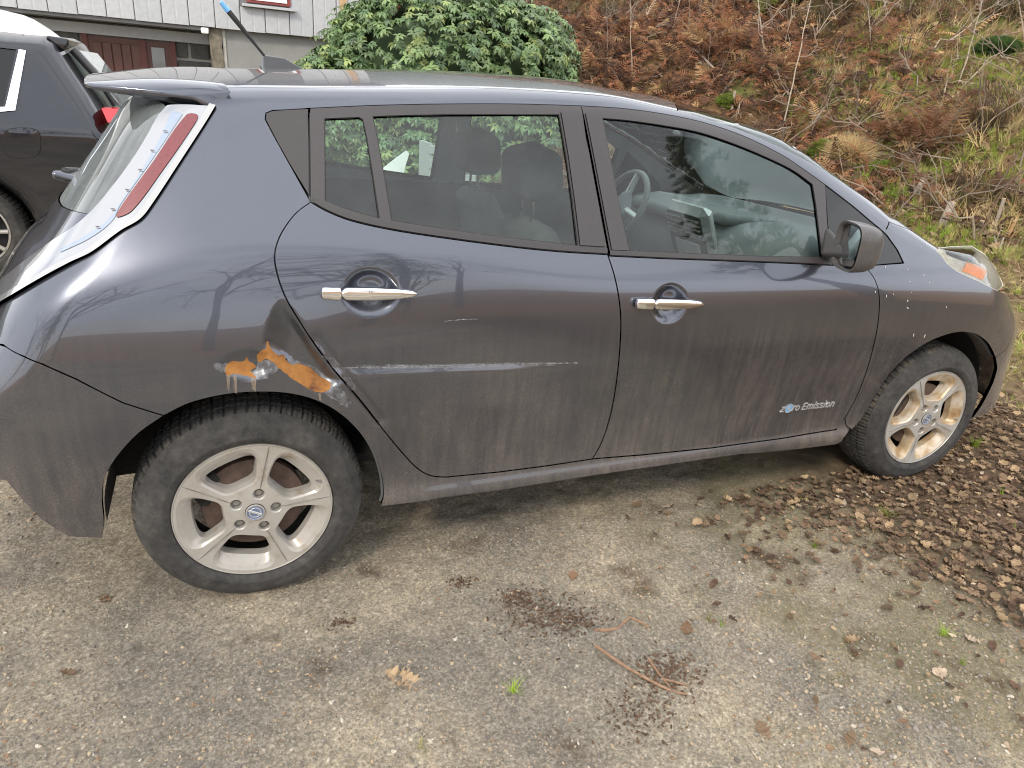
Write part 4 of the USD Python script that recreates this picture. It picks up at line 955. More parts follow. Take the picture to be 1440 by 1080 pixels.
# dashboard: swept section across the car
def dashboard():
    sec = [(2.05, .62), (1.98, .80), (1.99, .90), (2.05, .985), (2.16, 1.015), (2.40, 1.01), (2.68, .985), (2.68, .60)]
    pg = Polygon(smooth_path(sec, .03, True)); m = trimesh.creation.extrude_polygon(pg, 1.44, engine='earcut'); v = m.vertices
    m.vertices = np.stack([v[:, 0]+.10*(np.abs(v[:, 2]-.72)/.72)**2*0, v[:, 2]-.72, v[:, 1]], 1); m.invert() if m.volume < 0 else None
    d = obj('dashboard', m, M['dash'], car, smooth=40)
    def facing(c, sx, sy, sz, material, nm, tilt=-.42, bev=.01, par=d):
        g = box(sx, sy, sz, (0, 0, 0), bev); g.apply_transform(trimesh.transformations.rotation_matrix(tilt, [0, 1, 0])); g.apply_translation(c); return obj(nm, g, material, par, smooth=30)
    c0 = np.array([1.975, -.02, .90])
    facing(c0, .07, .30, .36, M['dash_silver'], 'centre_stack', bev=.03); ux = np.array([math.cos(-.42), 0, -math.sin(-.42)])*-1; uz = np.array([math.sin(-.42), 0, math.cos(-.42)])
    fc = lambda dy, dz, out=.038: c0+ux*out+uz*dz+np.array([0, dy, 0])
    facing(fc(0, -.045), .012, .185, .125, M['screen'], 'display', bev=.003)
    facing(fc(0, -.045, .034), .012, .27, .165, M['void'], 'display_surround', bev=.004)
    for dy in (-.068, .068):
        facing(fc(dy, .10, .034), .012, .115, .095, M['void'], 'vent', bev=.004)
        for k in range(4): facing(fc(dy, .065+.022*k, .041), .014, .105, .005, M['dash_silver'], 'vent_slat', tilt=-.1, bev=0)
    hump = hull_spheres([(2.0, .18, .985, .035), (2.0, .54, .985, .035), (2.3, .16, .99, .03), (2.3, .56, .99, .03), (2.06, .27, 1.025, .03), (2.06, .45, 1.025, .03)]); obj('instrument_hood', hump, M['dash'], d, smooth=50)
    obj('centre_hood', hull_spheres([(2.03, -.13, 1.015, .025), (2.03, .10, 1.015, .025), (2.3, -.20, 1.0, .02), (2.3, .16, 1.0, .02)]), M['dash'], d, smooth=50)
    obj('console', hull_spheres([(1.9, -.10, .62, .05), (1.9, .10, .62, .05), (1.2, -.10, .55, .05), (1.2, .10, .55, .05)]), M['dash'], d, smooth=50)
    # steering wheel
    cw = np.array([1.80, .37, .985]); ax = np.array([-math.cos(.42), 0, math.sin(.42)]); e1 = np.array([0, 1.0, 0]); e2 = np.cross(ax, e1)
    t = np.linspace(0, 2*np.pi, 49); rimp = cw+.178*(np.cos(t)[:, None]*e1+np.sin(t)[:, None]*e2)
    sw = obj('steering_wheel', tube(rimp, .0155, 10, False), M['dash_wheel'], car, smooth=50)
    obj('wheel_hub', hull_spheres([(*(cw+e1*.05+e2*.03), .03), (*(cw-e1*.05+e2*.03), .03), (*(cw-e2*.05), .03)]), M['dash'], sw, smooth=50)
    for a in (0.15, np.pi-.15, -np.pi/2): obj('spoke', tube([cw, cw+.172*(math.cos(a)*e1+math.sin(a)*e2)], [.02, .014], 8), M['dash_silver'], sw, smooth=50)
M['dash_wheel'] = plain('wheel_leather', (0.12, 0.125, 0.13), 0.45)
dashboard()
obj('floor', box(2.5, 1.40, .03, (1.3, 0, .36)), M['void'], car)
obj('parcel_shelf', box(.35, 1.2, .03, (-.22, 0, .92)), M['lining'], car)
obj('rear_view_mirror', hull_spheres([(1.72, -.11, 1.34, .03), (1.72, .11, 1.34, .03), (1.73, 0, 1.35, .03)]), M['gloss_black'], car, smooth=50)
obj('sun_visor', box(.10, .40, .012, (1.62, -.36, 1.41), .004), M['headliner'], car)
wp = np.array([-.42, -.06, 1.02])
wi = at((80, 246), 'y', -.10)[0]
wpr = obj('rear_wiper', hull_spheres([(*wi, .013), (*(wi+[.06, .10, -.01]), .012), (*(wi+[.07, .0, -.02]), .013)]), M['paint'], car, smooth=50)
obj('wiper_arm', tube([wi+[.02, .02, .01], wi+[.07, .20, -.01], wi+[.10, .40, -.03]], [.012, .009, .006], 8), M['gloss_black'], wpr, smooth=50)
#@@BG
# ------------------------------------------------------------------ ground, bank
fbm, noise = meshkit.fbm, meshkit.noise
def sp_(t, k): return softplus(t, k)
def bank_d(x, y): return .75*(x-4.6)+.66*(y-5.0)
def H0(x, y):
    d = bank_d(x, y)
    h = 7.5*np.tanh(.55*sp_(d, .7)/7.5)+.055*sp_(x-3.6, .35)*np.clip(1-(y-2)/14, .3, 1)
    h = h+1.6*np.tanh(.30*sp_(-y-13, 1.0)/1.6)+12*np.tanh(.55*sp_(y-18, 1.5)/12)
    return h
def H(x, y):
    x = np.asarray(x, float); y = np.asarray(y, float); d = bank_d(x, y)
    P3 = np.stack([x, y, 0*x], -1)
    b = np.clip(d/2.0, 0, 1)
    h = H0(x, y)+b*((fbm(P3*.55, 3, 3)-.5)*1.0+(fbm(P3*1.9, 3, 5)-.5)*.34)
    near = np.exp(-((np.maximum(np.abs(x-1.2)-3.0, 0))**2+np.maximum(np.abs(y+.8)-2.2, 0)**2)/2)
    h = h+(fbm(P3*1.3, 2, 9)-.5)*.035*(1-np.clip(np.exp(-((x)**2+(y+.84)**2)/.05)+np.exp(-((x-2.7)**2+(y+.84)**2)/.05), 0, 1))
    h = h+near*((fbm(P3*14, 2, 12)-.5)*.014+(fbm(P3*48, 2, 15)-.5)*.009)
    return h
def grow(a, b, s0, k):
    out = [a]; s = s0; sg = 1 if b > a else -1
    while (b-out[-1])*sg > 0: out.append(out[-1]+sg*s); s *= k
    return np.array(out[1:])
gx = np.r_[grow(-1.7, -70, .03, 1.12)[::-1], np.arange(-1.7, 3.9, .013), np.arange(3.9, 17, .085), grow(17, 90, .12, 1.12)]
gy = np.r_[grow(-2.5, -60, .03, 1.10)[::-1], np.arange(-2.5, .2, .013), np.arange(.2, 3, .07), np.arange(3, 19, .095), grow(19, 90, .15, 1.12)]
GX, GY = np.meshgrid(gx, gy); GZ = H(GX, GY)
nx, ny = len(gx), len(gy); ii = (np.arange(ny-1)[:, None]*nx+np.arange(nx-1)[None]).ravel()
GV = np.stack([GX, GY, GZ], -1).reshape(-1, 3); GF = np.vstack([np.c_[ii, ii+1, ii+nx+1], np.c_[ii, ii+nx+1, ii+nx]])
def ramp(node, stops): return {node: ('rgb_ramp', {'ramp': stops})}
M['ground'] = mat('ground_mix', {
    'g': ('geometry', {}), 'sx': ('separate_xyz', {}),
    'n1': ('noise_texture', {'scale': 1.25, 'detail': 5, 'roughness': 0.62, 'distortion': .4}), 'r1': ('rgb_ramp', {'ramp': [(0.40, (0, 0, 0)), (0.60, (1, 1, 1))]}),
    'n2': ('noise_texture', {'scale': 95, 'detail': 8, 'roughness': 0.85}), 'r2': ('rgb_ramp', {'ramp': [(0.30, (0.30,)*3), (0.5, (0.98,)*3), (0.68, (1.85,)*3)]}),
    'v': ('voronoi_texture', {'scale': 150}), 'vb': ('rgb_to_bw', {}), 'rv': ('rgb_ramp', {'ramp': [(0.1, (0.7,)*3), (0.6, (1.0,)*3), (0.95, (1.4,)*3)]}),
    'vc': ('voronoi_texture', {'scale': 61}), 'vcb': ('rgb_to_bw', {}), 'rvc': ('rgb_ramp', {'ramp': [(0.0, (0.8,)*3), (0.7, (1.0,)*3), (0.93, (1.25,)*3)]}),
    'base': ('mix_color', {'a': (0.225, 0.202, 0.168), 'b': (0.385, 0.33, 0.245)}),
    'm2': ('mix_color', {'blend_type': 'multiply', 'fac': 1.0, 'use_clamp': False}), 'm3': ('mix_color', {'blend_type': 'multiply', 'fac': 0.8, 'use_clamp': False}), 'm3b': ('mix_color', {'blend_type': 'multiply', 'fac': 0.6, 'use_clamp': False}),
    # moss and soil creeping in from the verge
    'nm': ('noise_texture', {'scale': 2.1, 'detail': 6, 'roughness': 0.65}), 'xr': ('map_range', {'from_min': 0.5, 'from_max': 2.1, 'to_min': -0.22, 'to_max': 0.20, 'clamp': True}),
    'ma': ('math', {'math_type': 'add'}), 'rm': ('rgb_ramp', {'ramp': [(0.50, (0, 0, 0)), (0.66, (1, 1, 1))]}), 'mossc': ('mix_color', {'b': (0.115, 0.102, 0.040)}), 'mf': ('math', {'math_type': 'multiply', 'value2': 0.50}),
    'xs': ('map_range', {'from_min': 2.0, 'from_max': 2.6, 'to_min': 0, 'to_max': 1, 'clamp': True}), 'nw': ('noise_texture', {'scale': 3.0, 'detail': 4}), 'nwm': ('math', {'math_type': 'multiply_add', 'value2': 1.1, 'value3': -0.55}), 'xo': ('math', {'math_type': 'add'}),
    'soilc': ('mix_color', {'b': (0.115, 0.080, 0.052)}),
    'nd': ('noise_texture', {'scale': 3.3, 'detail': 5, 'roughness': 0.7}), 'rd': ('rgb_ramp', {'ramp': [(0.575, (0, 0, 0)), (0.69, (0.75, 0.75, 0.75))]}), 'dark': ('mix_color', {'b': (0.085, 0.055, 0.033)}), 'xv': ('map_range', {'from_min': 3.1, 'from_max': 4.6, 'to_min': 0, 'to_max': .8, 'clamp': True}), 'strawc': ('mix_color', {'b': (0.20, 0.145, 0.080)}),
    # bank: litter brown with green moss
    'zr': ('map_range', {'from_min': 0.10, 'from_max': 0.55, 'to_min': 0, 'to_max': 1, 'clamp': True}),
    'nb': ('noise_texture', {'scale': 0.62, 'detail': 5, 'roughness': 0.6}), 'rb': ('rgb_ramp', {'ramp': [(0.42, (0.085, 0.045, 0.024)), (0.52, (0.15, 0.095, 0.045)), (0.60, (0.10, 0.11, 0.030)), (0.75, (0.075, 0.095, 0.022))]}),
    'bankc': ('mix_color', {}), 'yb': ('map_range', {'from_min': -7.0, 'from_max': -10.0, 'to_min': 0, 'to_max': 1, 'clamp': True}), 'yf': ('map_range', {'from_min': 15.0, 'from_max': 18.0, 'to_min': 0, 'to_max': 1, 'clamp': True}), 'farc': ('mix_color', {'b': (0.085, 0.095, 0.085)}), 'backc': ('mix_color', {'b': (0.34, 0.20, 0.095)}),
    'p': ('principled_bsdf', {'roughness': 0.95, 'specular_ior_level': 0.2}),
    'hb': ('noise_texture', {'scale': 190, 'detail': 5, 'roughness': 0.75}), 'bp': ('bump', {'strength': 1.0, 'distance': 0.008})},
    [('g.position', 'sx.vector')]+[('g.position', f'{k}.vector') for k in ('n1', 'n2', 'v', 'vc', 'nm', 'nw', 'nb', 'hb', 'nd')]+[
     ('n1.fac', 'r1.fac'), ('r1.color', 'base.fac'), ('n2.fac', 'r2.fac'), ('base.result', 'm2.a'), ('r2.color', 'm2.b'), ('v.color', 'vb.color'), ('vb.val', 'rv.fac'), ('m2.result', 'm3.a'), ('rv.color', 'm3.b'),
     ('vc.color', 'vcb.color'), ('vcb.val', 'rvc.fac'), ('m3.result', 'm3b.a'), ('rvc.color', 'm3b.b'),
     ('sx.x', 'xr.value'), ('nm.fac', 'ma.value1'), ('xr.result', 'ma.value2'), ('ma.value', 'rm.fac'), ('rm.color', 'mf.value1'), ('mf.value', 'mossc.fac'), ('m3b.result', 'mossc.a'),
     ('nd.fac', 'rd.fac'), ('rd.color', 'dark.fac'), ('mossc.result', 'dark.a'),
     ('nw.fac', 'nwm.value1'), ('sx.x', 'xo.value1'), ('nwm.value', 'xo.value2'), ('xo.value', 'xs.value'), ('xs.result', 'soilc.fac'), ('dark.result', 'soilc.a'),
     ('nb.fac', 'rb.fac'), ('sx.z', 'zr.value'), ('zr.result', 'bankc.fac'), ('soilc.result', 'strawc.a'), ('sx.x', 'xv.value'), ('xv.result', 'strawc.fac'), ('strawc.result', 'bankc.a'), ('rb.color', 'bankc.b'), ('bankc.result', 'backc.a'), ('sx.y', 'yb.value'), ('yb.result', 'backc.fac'), ('backc.result', 'farc.a'), ('sx.y', 'yf.value'), ('yf.result', 'farc.fac'), ('farc.result', 'p.base_color'),
     ('hb.fac', 'bp.height'), ('bp.normal', 'p.normal')])
tag(obj('ground', (GV, GF), M['ground'], smooth=True), kind='structure')
rng = np.random.default_rng(7)
def hit_ground(px):
    d = ray([px])[0]; t = .5
    for _ in range(4000):
        p = CAM+d*t
        if p[2] < H(p[0], p[1]): return p
        t += .02 if t < 8 else .05
    return CAM+d*t
def nrm_at(x, y, e=.08):
    gx_, gy_ = (H(x+e, y)-H(x-e, y))/(2*e), (H(x, y+e)-H(x, y-e))/(2*e)
    n = np.stack([-gx_, -gy_, np.ones_like(gx_)], 1); return n/np.linalg.norm(n, axis=1, keepdims=True)
def inview(P_, m=60):
    d = (P_-CAM)@RC.T; u = 720+FL*d[:, 0]/d[:, 2]; v = 540-FL*d[:, 1]/d[:, 2]
    return (d[:, 2] > .2) & (u > -m) & (u < 1440+m) & (v > -m) & (v < 1080+m)
# pebbles
def stone(seed, flat=.7):
    s = trimesh.creation.icosphere(1, 1.0); r = np.random.default_rng(seed); s.vertices *= (1+.22*r.normal(size=(len(s.vertices), 1))); s.vertices *= [1, .8, flat]; return s
stone_m = [plain('stone_grey', (0.21, 0.19, 0.165), .9), plain('stone_dark', (0.13, 0.115, 0.10), .9), plain('stone_tan', (0.33, 0.26, 0.18), .9), plain('stone_pale', (0.40, 0.36, 0.30), .85), plain('stone_brown', (0.22, 0.145, 0.09), .9)]
n = 130000
px_ = rng.uniform(-1.5, 3.2, n); py_ = rng.uniform(-2.35, .3, n)
keep = inview(np.c_[px_, py_, 0*px_], 200) & ((py_ < -.72) | (px_ < -.45)) & ((noise(np.c_[px_*2.2, py_*2.2, 0*px_], 4)+rng.uniform(0, .8, n)) > .62) & ((px_ < 2.2) | (rng.uniform(0, 1, n) < .15))
px_, py_ = px_[keep], py_[keep]; n = len(px_)
sz = .0011+.0009*rng.exponential(1, n); sz = np.clip(sz, .0010, .0068)*(1+.5*np.exp(-((px_-1.5)/.5)**2-((py_+1.8)/.35)**2)); 
instancer('gravel', [stone(k) for k in range(5)], stone_m, np.c_[px_, py_, H(px_, py_)+sz*.25], quat_from(np.c_[rng.normal(0, .35, (n, 2)), np.ones(n)], rng.uniform(0, 6.28, n)), sz, rng.choice(5, n, p=[.38, .16, .30, .05, .11]), 'loose grey and tan gravel strewn over the yard', 'gravel')
# leaves
def dry_leaf(seed, lobed=False, curl=.35):
    r = np.random.default_rng(seed); n_ = 15 if lobed else 8; t = np.linspace(0, 1, n_)
    w = np.sin(np.pi*t**.85)**(.7 if lobed else 1)*(.33 if lobed else .24)*(1+(.30*np.sin(t*np.pi*9-.6) if lobed else .10*r.normal(size=n_)))+.008
    V = []; 
    for i in range(n_):
        lift = curl*(t[i]-.5)**2*1.3+.06*r.normal()
        e1, e2 = curl*r.uniform(.2, 1.1)*w[i], curl*r.uniform(.2, 1.1)*w[i]
        V += [(t[i]-.5, -w[i], lift+e1), (t[i]-.5, 0, lift-.02), (t[i]-.5, w[i], lift+e2)]
    Fc = []
    for i in range(n_-1):
        a = 3*i
        for k in (0, 1): Fc += [(a+k, a+3+k, a+4+k), (a+k, a+4+k, a+1+k)]
    return trimesh.Trimesh(V, Fc, process=False)
def leafmat(name, c, trans=.25, rough=.75):
    return mat(name, {'oi': ('object_info', {}), 'h': ('hsv', {'color': c}), 'vr': ('map_range', {'from_min': 0, 'from_max': 1, 'to_min': .55, 'to_max': 1.4}), 'p': ('principled_bsdf', {'roughness': rough, 'specular_ior_level': .3}), 't': ('translucent_bsdf', {}), 'm': ('mix_closure', {'fac': trans})},
               [('oi.random', 'vr.value'), ('vr.result', 'h.value'), ('h.color', 'p.base_color'), ('h.color', 't.color'), ('p.BSDF', 'm.closure1'), ('t.BSDF', 'm.closure2')], surface='m.closure')
lf_m = [leafmat('leaf_brown', (0.20, 0.138, 0.090)), leafmat('leaf_red', (0.21, 0.132, 0.082)), leafmat('leaf_tan', (0.36, 0.265, 0.165)), leafmat('leaf_dark', (0.105, 0.066, 0.046)), leafmat('leaf_pale', (0.42, 0.34, 0.26))]
lf = [dry_leaf(1, True, .22), dry_leaf(2, False, .22), dry_leaf(3, True, .4), dry_leaf(4, False, .25), dry_leaf(5, False, .4)]
n = 89000
lx = np.r_[rng.uniform(1.0, 4.2, 44000), rng.uniform(4.2, 10.5, 45000)]; ly = np.r_[rng.uniform(-2.4, .3, 44000), rng.uniform(-1.8, 6.0, 45000)]
edge = 2.16+.25*np.sin(ly*2.1)+.35*(noise(np.c_[lx*1.5, ly*1.5, 0*lx], 8)-.5)
pr = np.where(lx > edge, np.clip(.30+.6*noise(np.c_[lx*1.1, ly*1.1, 0*lx], 3), 0, 1), np.exp(-(edge-lx)/.24)*.18+.003)*np.where(lx > 4.0, .55, 1)
keep = (rng.uniform(0, 1, n) < pr) & inview(np.c_[lx, ly, 0*lx], 600) & ~((np.abs(ly) < .7) & (lx < 2.9))
lx, ly = lx[keep], ly[keep]; n = len(lx)
instancer('leaf_litter', lf, lf_m, np.c_[lx, ly, H(lx, ly)+.006+rng.uniform(0, .02, n)], quat_from(np.c_[rng.normal(0, .2, (n, 2)), np.ones(n)], rng.uniform(0, 6.28, n)), (.013+.037*rng.uniform(0, 1, n)**1.5)*np.where(lx > 4.2, 1.35, 1), rng.choice(5, n, p=[.36, .17, .15, .29, .03]), 'brown dead leaves carpeting the verge beside the front wheel', 'leaf litter')
# grass blades, short
def tuft(seed, nb=14, h=1.0, spread=.5, wd=.03):
    r = np.random.default_rng(seed); V, Fc = [], []
    for b in range(nb):
        a = r.uniform(0, 6.28); l = h*r.uniform(.5, 1); lean = spread*r.uniform(.2, 1.1); dx, dy = math.cos(a), math.sin(a); o = r.normal(0, .10, 2)
        k = len(V); w = wd*r.uniform(.6, 1.2)
        for i, t in enumerate((0, .4, .75, 1.0)):
            x, y, z = o[0]+dx*lean*l*t*t, o[1]+dy*lean*l*t*t, l*(t-.18*lean*t*t); ww = w*(1-t)+.002
            V += [(x-dy*ww, y+dx*ww, z), (x+dy*ww, y-dx*ww, z)]
        for i in range(3): Fc += [(k+2*i, k+2*i+1, k+2*i+3), (k+2*i, k+2*i+3, k+2*i+2)]
    return trimesh.Trimesh(V, Fc, process=False)
gr_m = [leafmat('grass_green', (0.23, 0.32, 0.04), .3), leafmat('grass_olive', (0.26, 0.26, 0.07), .3), leafmat('grass_straw', (0.50, 0.39, 0.20), .3), leafmat('grass_dark', (0.045, 0.075, 0.020), .3)]
n = 2600
tx = rng.uniform(.9, 9, n); ty = rng.uniform(-2.4, 5.5, n)
pr = np.clip((noise(np.c_[tx*1.7, ty*1.7, 0*tx], 21)-.45)*3.0, 0, 1)*np.clip((tx-1.3)/1.5, .05, 1)
keep = (rng.uniform(0, 1, n) < pr) & inview(np.c_[tx, ty, 0*tx], 600) & ~((np.abs(ty) < .8) & (tx < 3.5)); tx, ty = tx[keep], ty[keep]; n = len(tx)
SG = 1
n2_ = 26000; vx = rng.uniform(3.0, 13, n2_); vy = rng.uniform(-1.6, 8, n2_)
pv = np.clip((noise(np.c_[vx*.9, vy*.9, 0*vx], 27)-.30)*2.2, 0, 1)*np.clip((vx-3.1)/1.2, 0, 1); kv = (rng.uniform(0, 1, n2_) < pv) & inview(np.c_[vx, vy, H0(vx, vy)], 600) & (bank_d(vx, vy) < 1.2) & ~((np.abs(vy) < .8) & (vx < 3.75)); vx, vy = vx[kv], vy[kv]; n2_ = len(vx)
instancer('flattened_straw', [tuft(130+k, 12, 1, 2.2, .016) for k in range(4)], [gr_m[2], gr_m[1], leafmat('straw_brown', (0.30, 0.21, 0.12), .2), gr_m[0]], np.c_[vx, vy, H(vx, vy)], quat_from(np.c_[rng.normal(0, .45, (n2_, 2)), np.ones(n2_)], rng.uniform(0, 6.28, n2_)), rng.uniform(.06, .15, n2_), rng.choice(4, n2_, p=[.42, .20, .26, .12]), 'flattened straw grass on the verge in front of the car', 'grass')
instancer('short_grass', [tuft(k, 10) for k in range(4)], gr_m, np.c_[tx, ty, H(tx, ty)-.003], quat_from(np.c_[rng.normal(0, .1, (n, 2)), np.ones(n)], rng.uniform(0, 6.28, n)), rng.uniform(.02, .055, n)*np.where(tx > 4, 1.7, 1), rng.choice(4, n, p=[.4, .25, .3, .05]), 'sparse short green and straw grass in the verge', 'grass')

# ---- the bank: bracken, litter, grass, twigs
bk = []
while len(bk) < 84000:
    q = np.c_[rng.uniform(3.2, 18, 30000), rng.uniform(-1, 17, 30000)]; q = q[bank_d(q[:, 0], q[:, 1]) > -.6]
    q3 = np.c_[q, H0(q[:, 0], q[:, 1])+.3]
    bk += list(q[inview(q3, 420)])
bk = np.array(bk)
Dcam = np.hypot(bk[:, 0]-CAM[0], bk[:, 1]-CAM[1])
# zones by direction from the camera: rust bracken to the left, moss and grass to the right
az = np.degrees(np.arctan2(bk[:, 0]-CAM[0], bk[:, 1]-CAM[1])); dd = bank_d(bk[:, 0], bk[:, 1])
zone_n = fbm(np.c_[bk*.8, np.zeros(len(bk))], 3, 31)
green = np.clip((az-41)/12, 0, 1)*np.clip(1.35-np.abs(dd-3.0)/4.2, 0, 1)
def frond(seed, L=1.0):
    r = np.random.default_rng(seed); V, Fc = [], []
    m_ = 13; bend = r.uniform(.5, 1.1)
    for i in range(m_):
        t = i/(m_-1); x, z = L*t*(1-.12*t), L*(.55*t-.62*bend*t*t); wl = L*.30*(1-t)*(.45+t)**.5+.01
        k = len(V); V += [(x, -.006, z), (x, .006, z), (x+.02, 0, z+.004)]; Fc.append((k, k+1, k+2))
        if i < m_-1:
            t2 = (i+1)/(m_-1); x2, z2 = L*t2*(1-.12*t2), L*(.55*t2-.62*bend*t2*t2)
            k = len(V); V += [(x, -.005, z), (x, .005, z), (x2, .004, z2), (x2, -.004, z2)]; Fc += [(k, k+1, k+2), (k, k+2, k+3)]
        if i > 1:
            for s in (-1, 1):
                dr = -.25*wl*r.uniform(.2, 1.8); k = len(V); tw = r.normal(0, .02)
                V += [(x-.012, 0, z), (x+.022, 0, z+tw), (x+wl*.40, s*wl*.55, z+dr*.35), (x+wl*.32-.02, s*wl*.55, z+dr*.35-tw), (x+wl*.62, s*wl, z+dr)]
                Fc += [(k, k+1, k+2), (k, k+2, k+3), (k+3, k+2, k+4)]
    return trimesh.Trimesh(V, Fc, process=False)
fr_m = [leafmat('bracken_rust', (0.25, 0.112, 0.055), .35), leafmat('bracken_brown', (0.165, 0.084, 0.050), .35), leafmat('bracken_tan', (0.42, 0.26, 0.13), .35), leafmat('bracken_dark', (0.065, 0.033, 0.021), .3)]
def pick(p, nmax):
    i = np.where(rng.uniform(0, 1, len(bk)) < p)[0]; return rng.permutation(i)[:nmax]
def place(name, protos, mats, i, size, tilt, probs, label, cat, lift=0.0, normal_mix=.6):
    x, y = bk[i, 0], bk[i, 1]; N_ = nrm_at(x, y, .2)*normal_mix+np.array([0, 0, 1-normal_mix]); N_ = N_+rng.normal(0, tilt, (len(i), 3))
    instancer(name, protos, mats, np.c_[x, y, H(x, y)+lift], quat_from(N_, rng.uniform(0, 6.28, len(i))), size(len(i)), rng.choice(len(protos), len(i), p=probs), label, cat)
i = pick((1-green)*np.clip((zone_n-.30)*3, .05, 1)*.5*(dd > .2)*1.6, 20000)
place('dead_bracken', [frond(k) for k in range(4)], fr_m, i, lambda n: rng.uniform(.20, .58, n), .42, [.36, .28, .10, .26], 'collapsed rust brown bracken covering the bank', 'bracken', .05)
i = pick(np.clip(1-.25*green, 0, 1)*.6, 32000)
place('bank_litter', lf, lf_m, i, lambda n: rng.uniform(.04, .12, n), .40, [.30, .28, .24, .10, .08], 'dry fallen leaves scattered over the bank', 'leaf litter', .02)
i = pick(green*np.clip((zone_n-.44)*7, 0, 1)*1.5, 22000)
place('bank_grass', [tuft(40+k, 16, 1, .6, .022) for k in range(4)], gr_m, i, lambda n: rng.uniform(.05, .14, n), .2, [.46, .34, .14, .06], 'yellow green grass and moss on the right of the bank', 'grass', -.01, .3)
i = pick(np.clip(.25+green*.6, 0, 1)*np.clip((.62-zone_n)*4, 0, 1)*.25, 2600)
place('straw_grass', [tuft(60+k, 16, 1, 1.0, .018) for k in range(3)], [gr_m[2], fr_m[2], gr_m[1]], i, lambda n: rng.uniform(.12, .34, n), .35, [.5, .3, .2], 'bleached straw grass lying on the bank', 'grass', -.01, .3)
def twig_mesh(seed, bn=3):
    r = np.random.default_rng(seed); ms = []
    p = np.cumsum(np.vstack([[0, 0, 0], r.normal(0, .05, (6, 3))+[.17, 0, .02]]), 0); p = p/np.linalg.norm(p[-1]); ms.append(tube(p, np.linspace(.010, .003, len(p)), 5))
    for b in range(bn):
        j = r.integers(1, 5); q = p[j]+np.linspace(0, 1, 4)[:, None]*(r.normal(0, .16, 3)+[.22, 0, .05])+np.r_[np.zeros((1, 3)), r.normal(0, .015, (3, 3))]; ms.append(tube(q, [.005, .004, .003, .002], 4))
    return cat_(ms)
tw_m = [leafmat('twig_grey', (0.20, 0.155, 0.12), 0), leafmat('twig_brown', (0.11, 0.070, 0.045), 0), leafmat('twig_pale', (0.33, 0.27, 0.21), 0)]
i = pick(.08+0*dd, 2200)
place('twigs', [twig_mesh(k, 4) for k in range(3)], tw_m, i, lambda n: rng.uniform(.35, 1.1, n), .75, [.4, .35, .25], 'thin dead twigs and stems sticking out of the bank', 'twigs', .05)
# shrubby dark heather
i = pick(np.clip((.48-zone_n)*6, 0, 1)*.12*(dd > .5), 900)
place('heather', [tuft(80+k, 46, 1, 1.1, .010) for k in range(3)], [leafmat('heather_a', (0.085, 0.060, 0.034), .2), leafmat('heather_b', (0.070, 0.072, 0.026), .2), leafmat('heather_c', (0.12, 0.07, 0.05), .2)], i, lambda n: rng.uniform(.28, .55, n), .25, [.4, .3, .3], 'brown wiry heather clumps on the bank', 'heather', -.02, .4)

# individual things on the bank
M['bark'] = plain('bark', (0.16, 0.125, 0.095), .9, noise=(40, .4), bump=.6, bscale=80)
M['bark_pale'] = plain('bark_pale', (0.30, 0.25, 0.20), .9, noise=(40, .35))
M['cut'] = plain('cut_wood', (0.55, 0.38, 0.20), .8, noise=(60, .25))
def stump(px_base, px_top, rpx, label):
    b = hit_ground(px_base); k = (b-CAM)@RC[2]/FL; rpx = rpx*.62; h = max(.05, (px_base[1]-px_top[1])*k*.72); r = rpx*k
    lean = ((px_top[0]-px_base[0])*k)
    t = thing('tree_stump', label, 'stump', b, group=None)
    pth_ = np.array([(0, 0, -.12), (lean*.1, 0, .1*h), (lean*.6, 0, .6*h), (lean, 0, h)])
    obj('trunk', tube(pth_, [r*1.25, r*1.12, r, r*.97], 11, False), M['bark_pale'], t, smooth=50)
    top = tube(pth_[-1]+np.array([(0, 0, -.015), (0, 0, .004), (0.0, 0, .006)]), [r*.96, r*.94, r*.1], 11); obj('cut_face', top, M['cut'], t)
for a in [((1145, 251), (1144, 222), 9, 'pale cut stump on the green slope, leftmost of the row'), ((1289, 271), (1294, 243), 7, 'leaning cut stump between two taller ones at right'), ((1324, 318), (1331, 272), 8, 'tall fresh cut stump with bright orange top'), ((1400, 316), (1400, 266), 4, 'thin upright stump near the right edge'), ((553, 195), (553, 190), 0, None), ((1376, 325), (1377, 305), 5, 'short small stump below the thin upright one')]:
    if a[3]: stump(*a)
def zb(q): return (800+q[0]/2.25, q[1]/2.25)
for a in [((553, 244), (554, 198), 5, 'grey broken stem in the rust bracken'), ((513, 362), (512, 268), 6, 'slim grey stump just above the windscreen pillar'), ((603, 252), (603, 202), 4, 'thin broken stem beside the tall forked sapling'), ((945, 303), (947, 256), 5, 'grey stub among dead leaves in the bank middle')]:
    stump(zb(a[0]), zb(a[1]), a[2]/2.25*1.2, a[3])
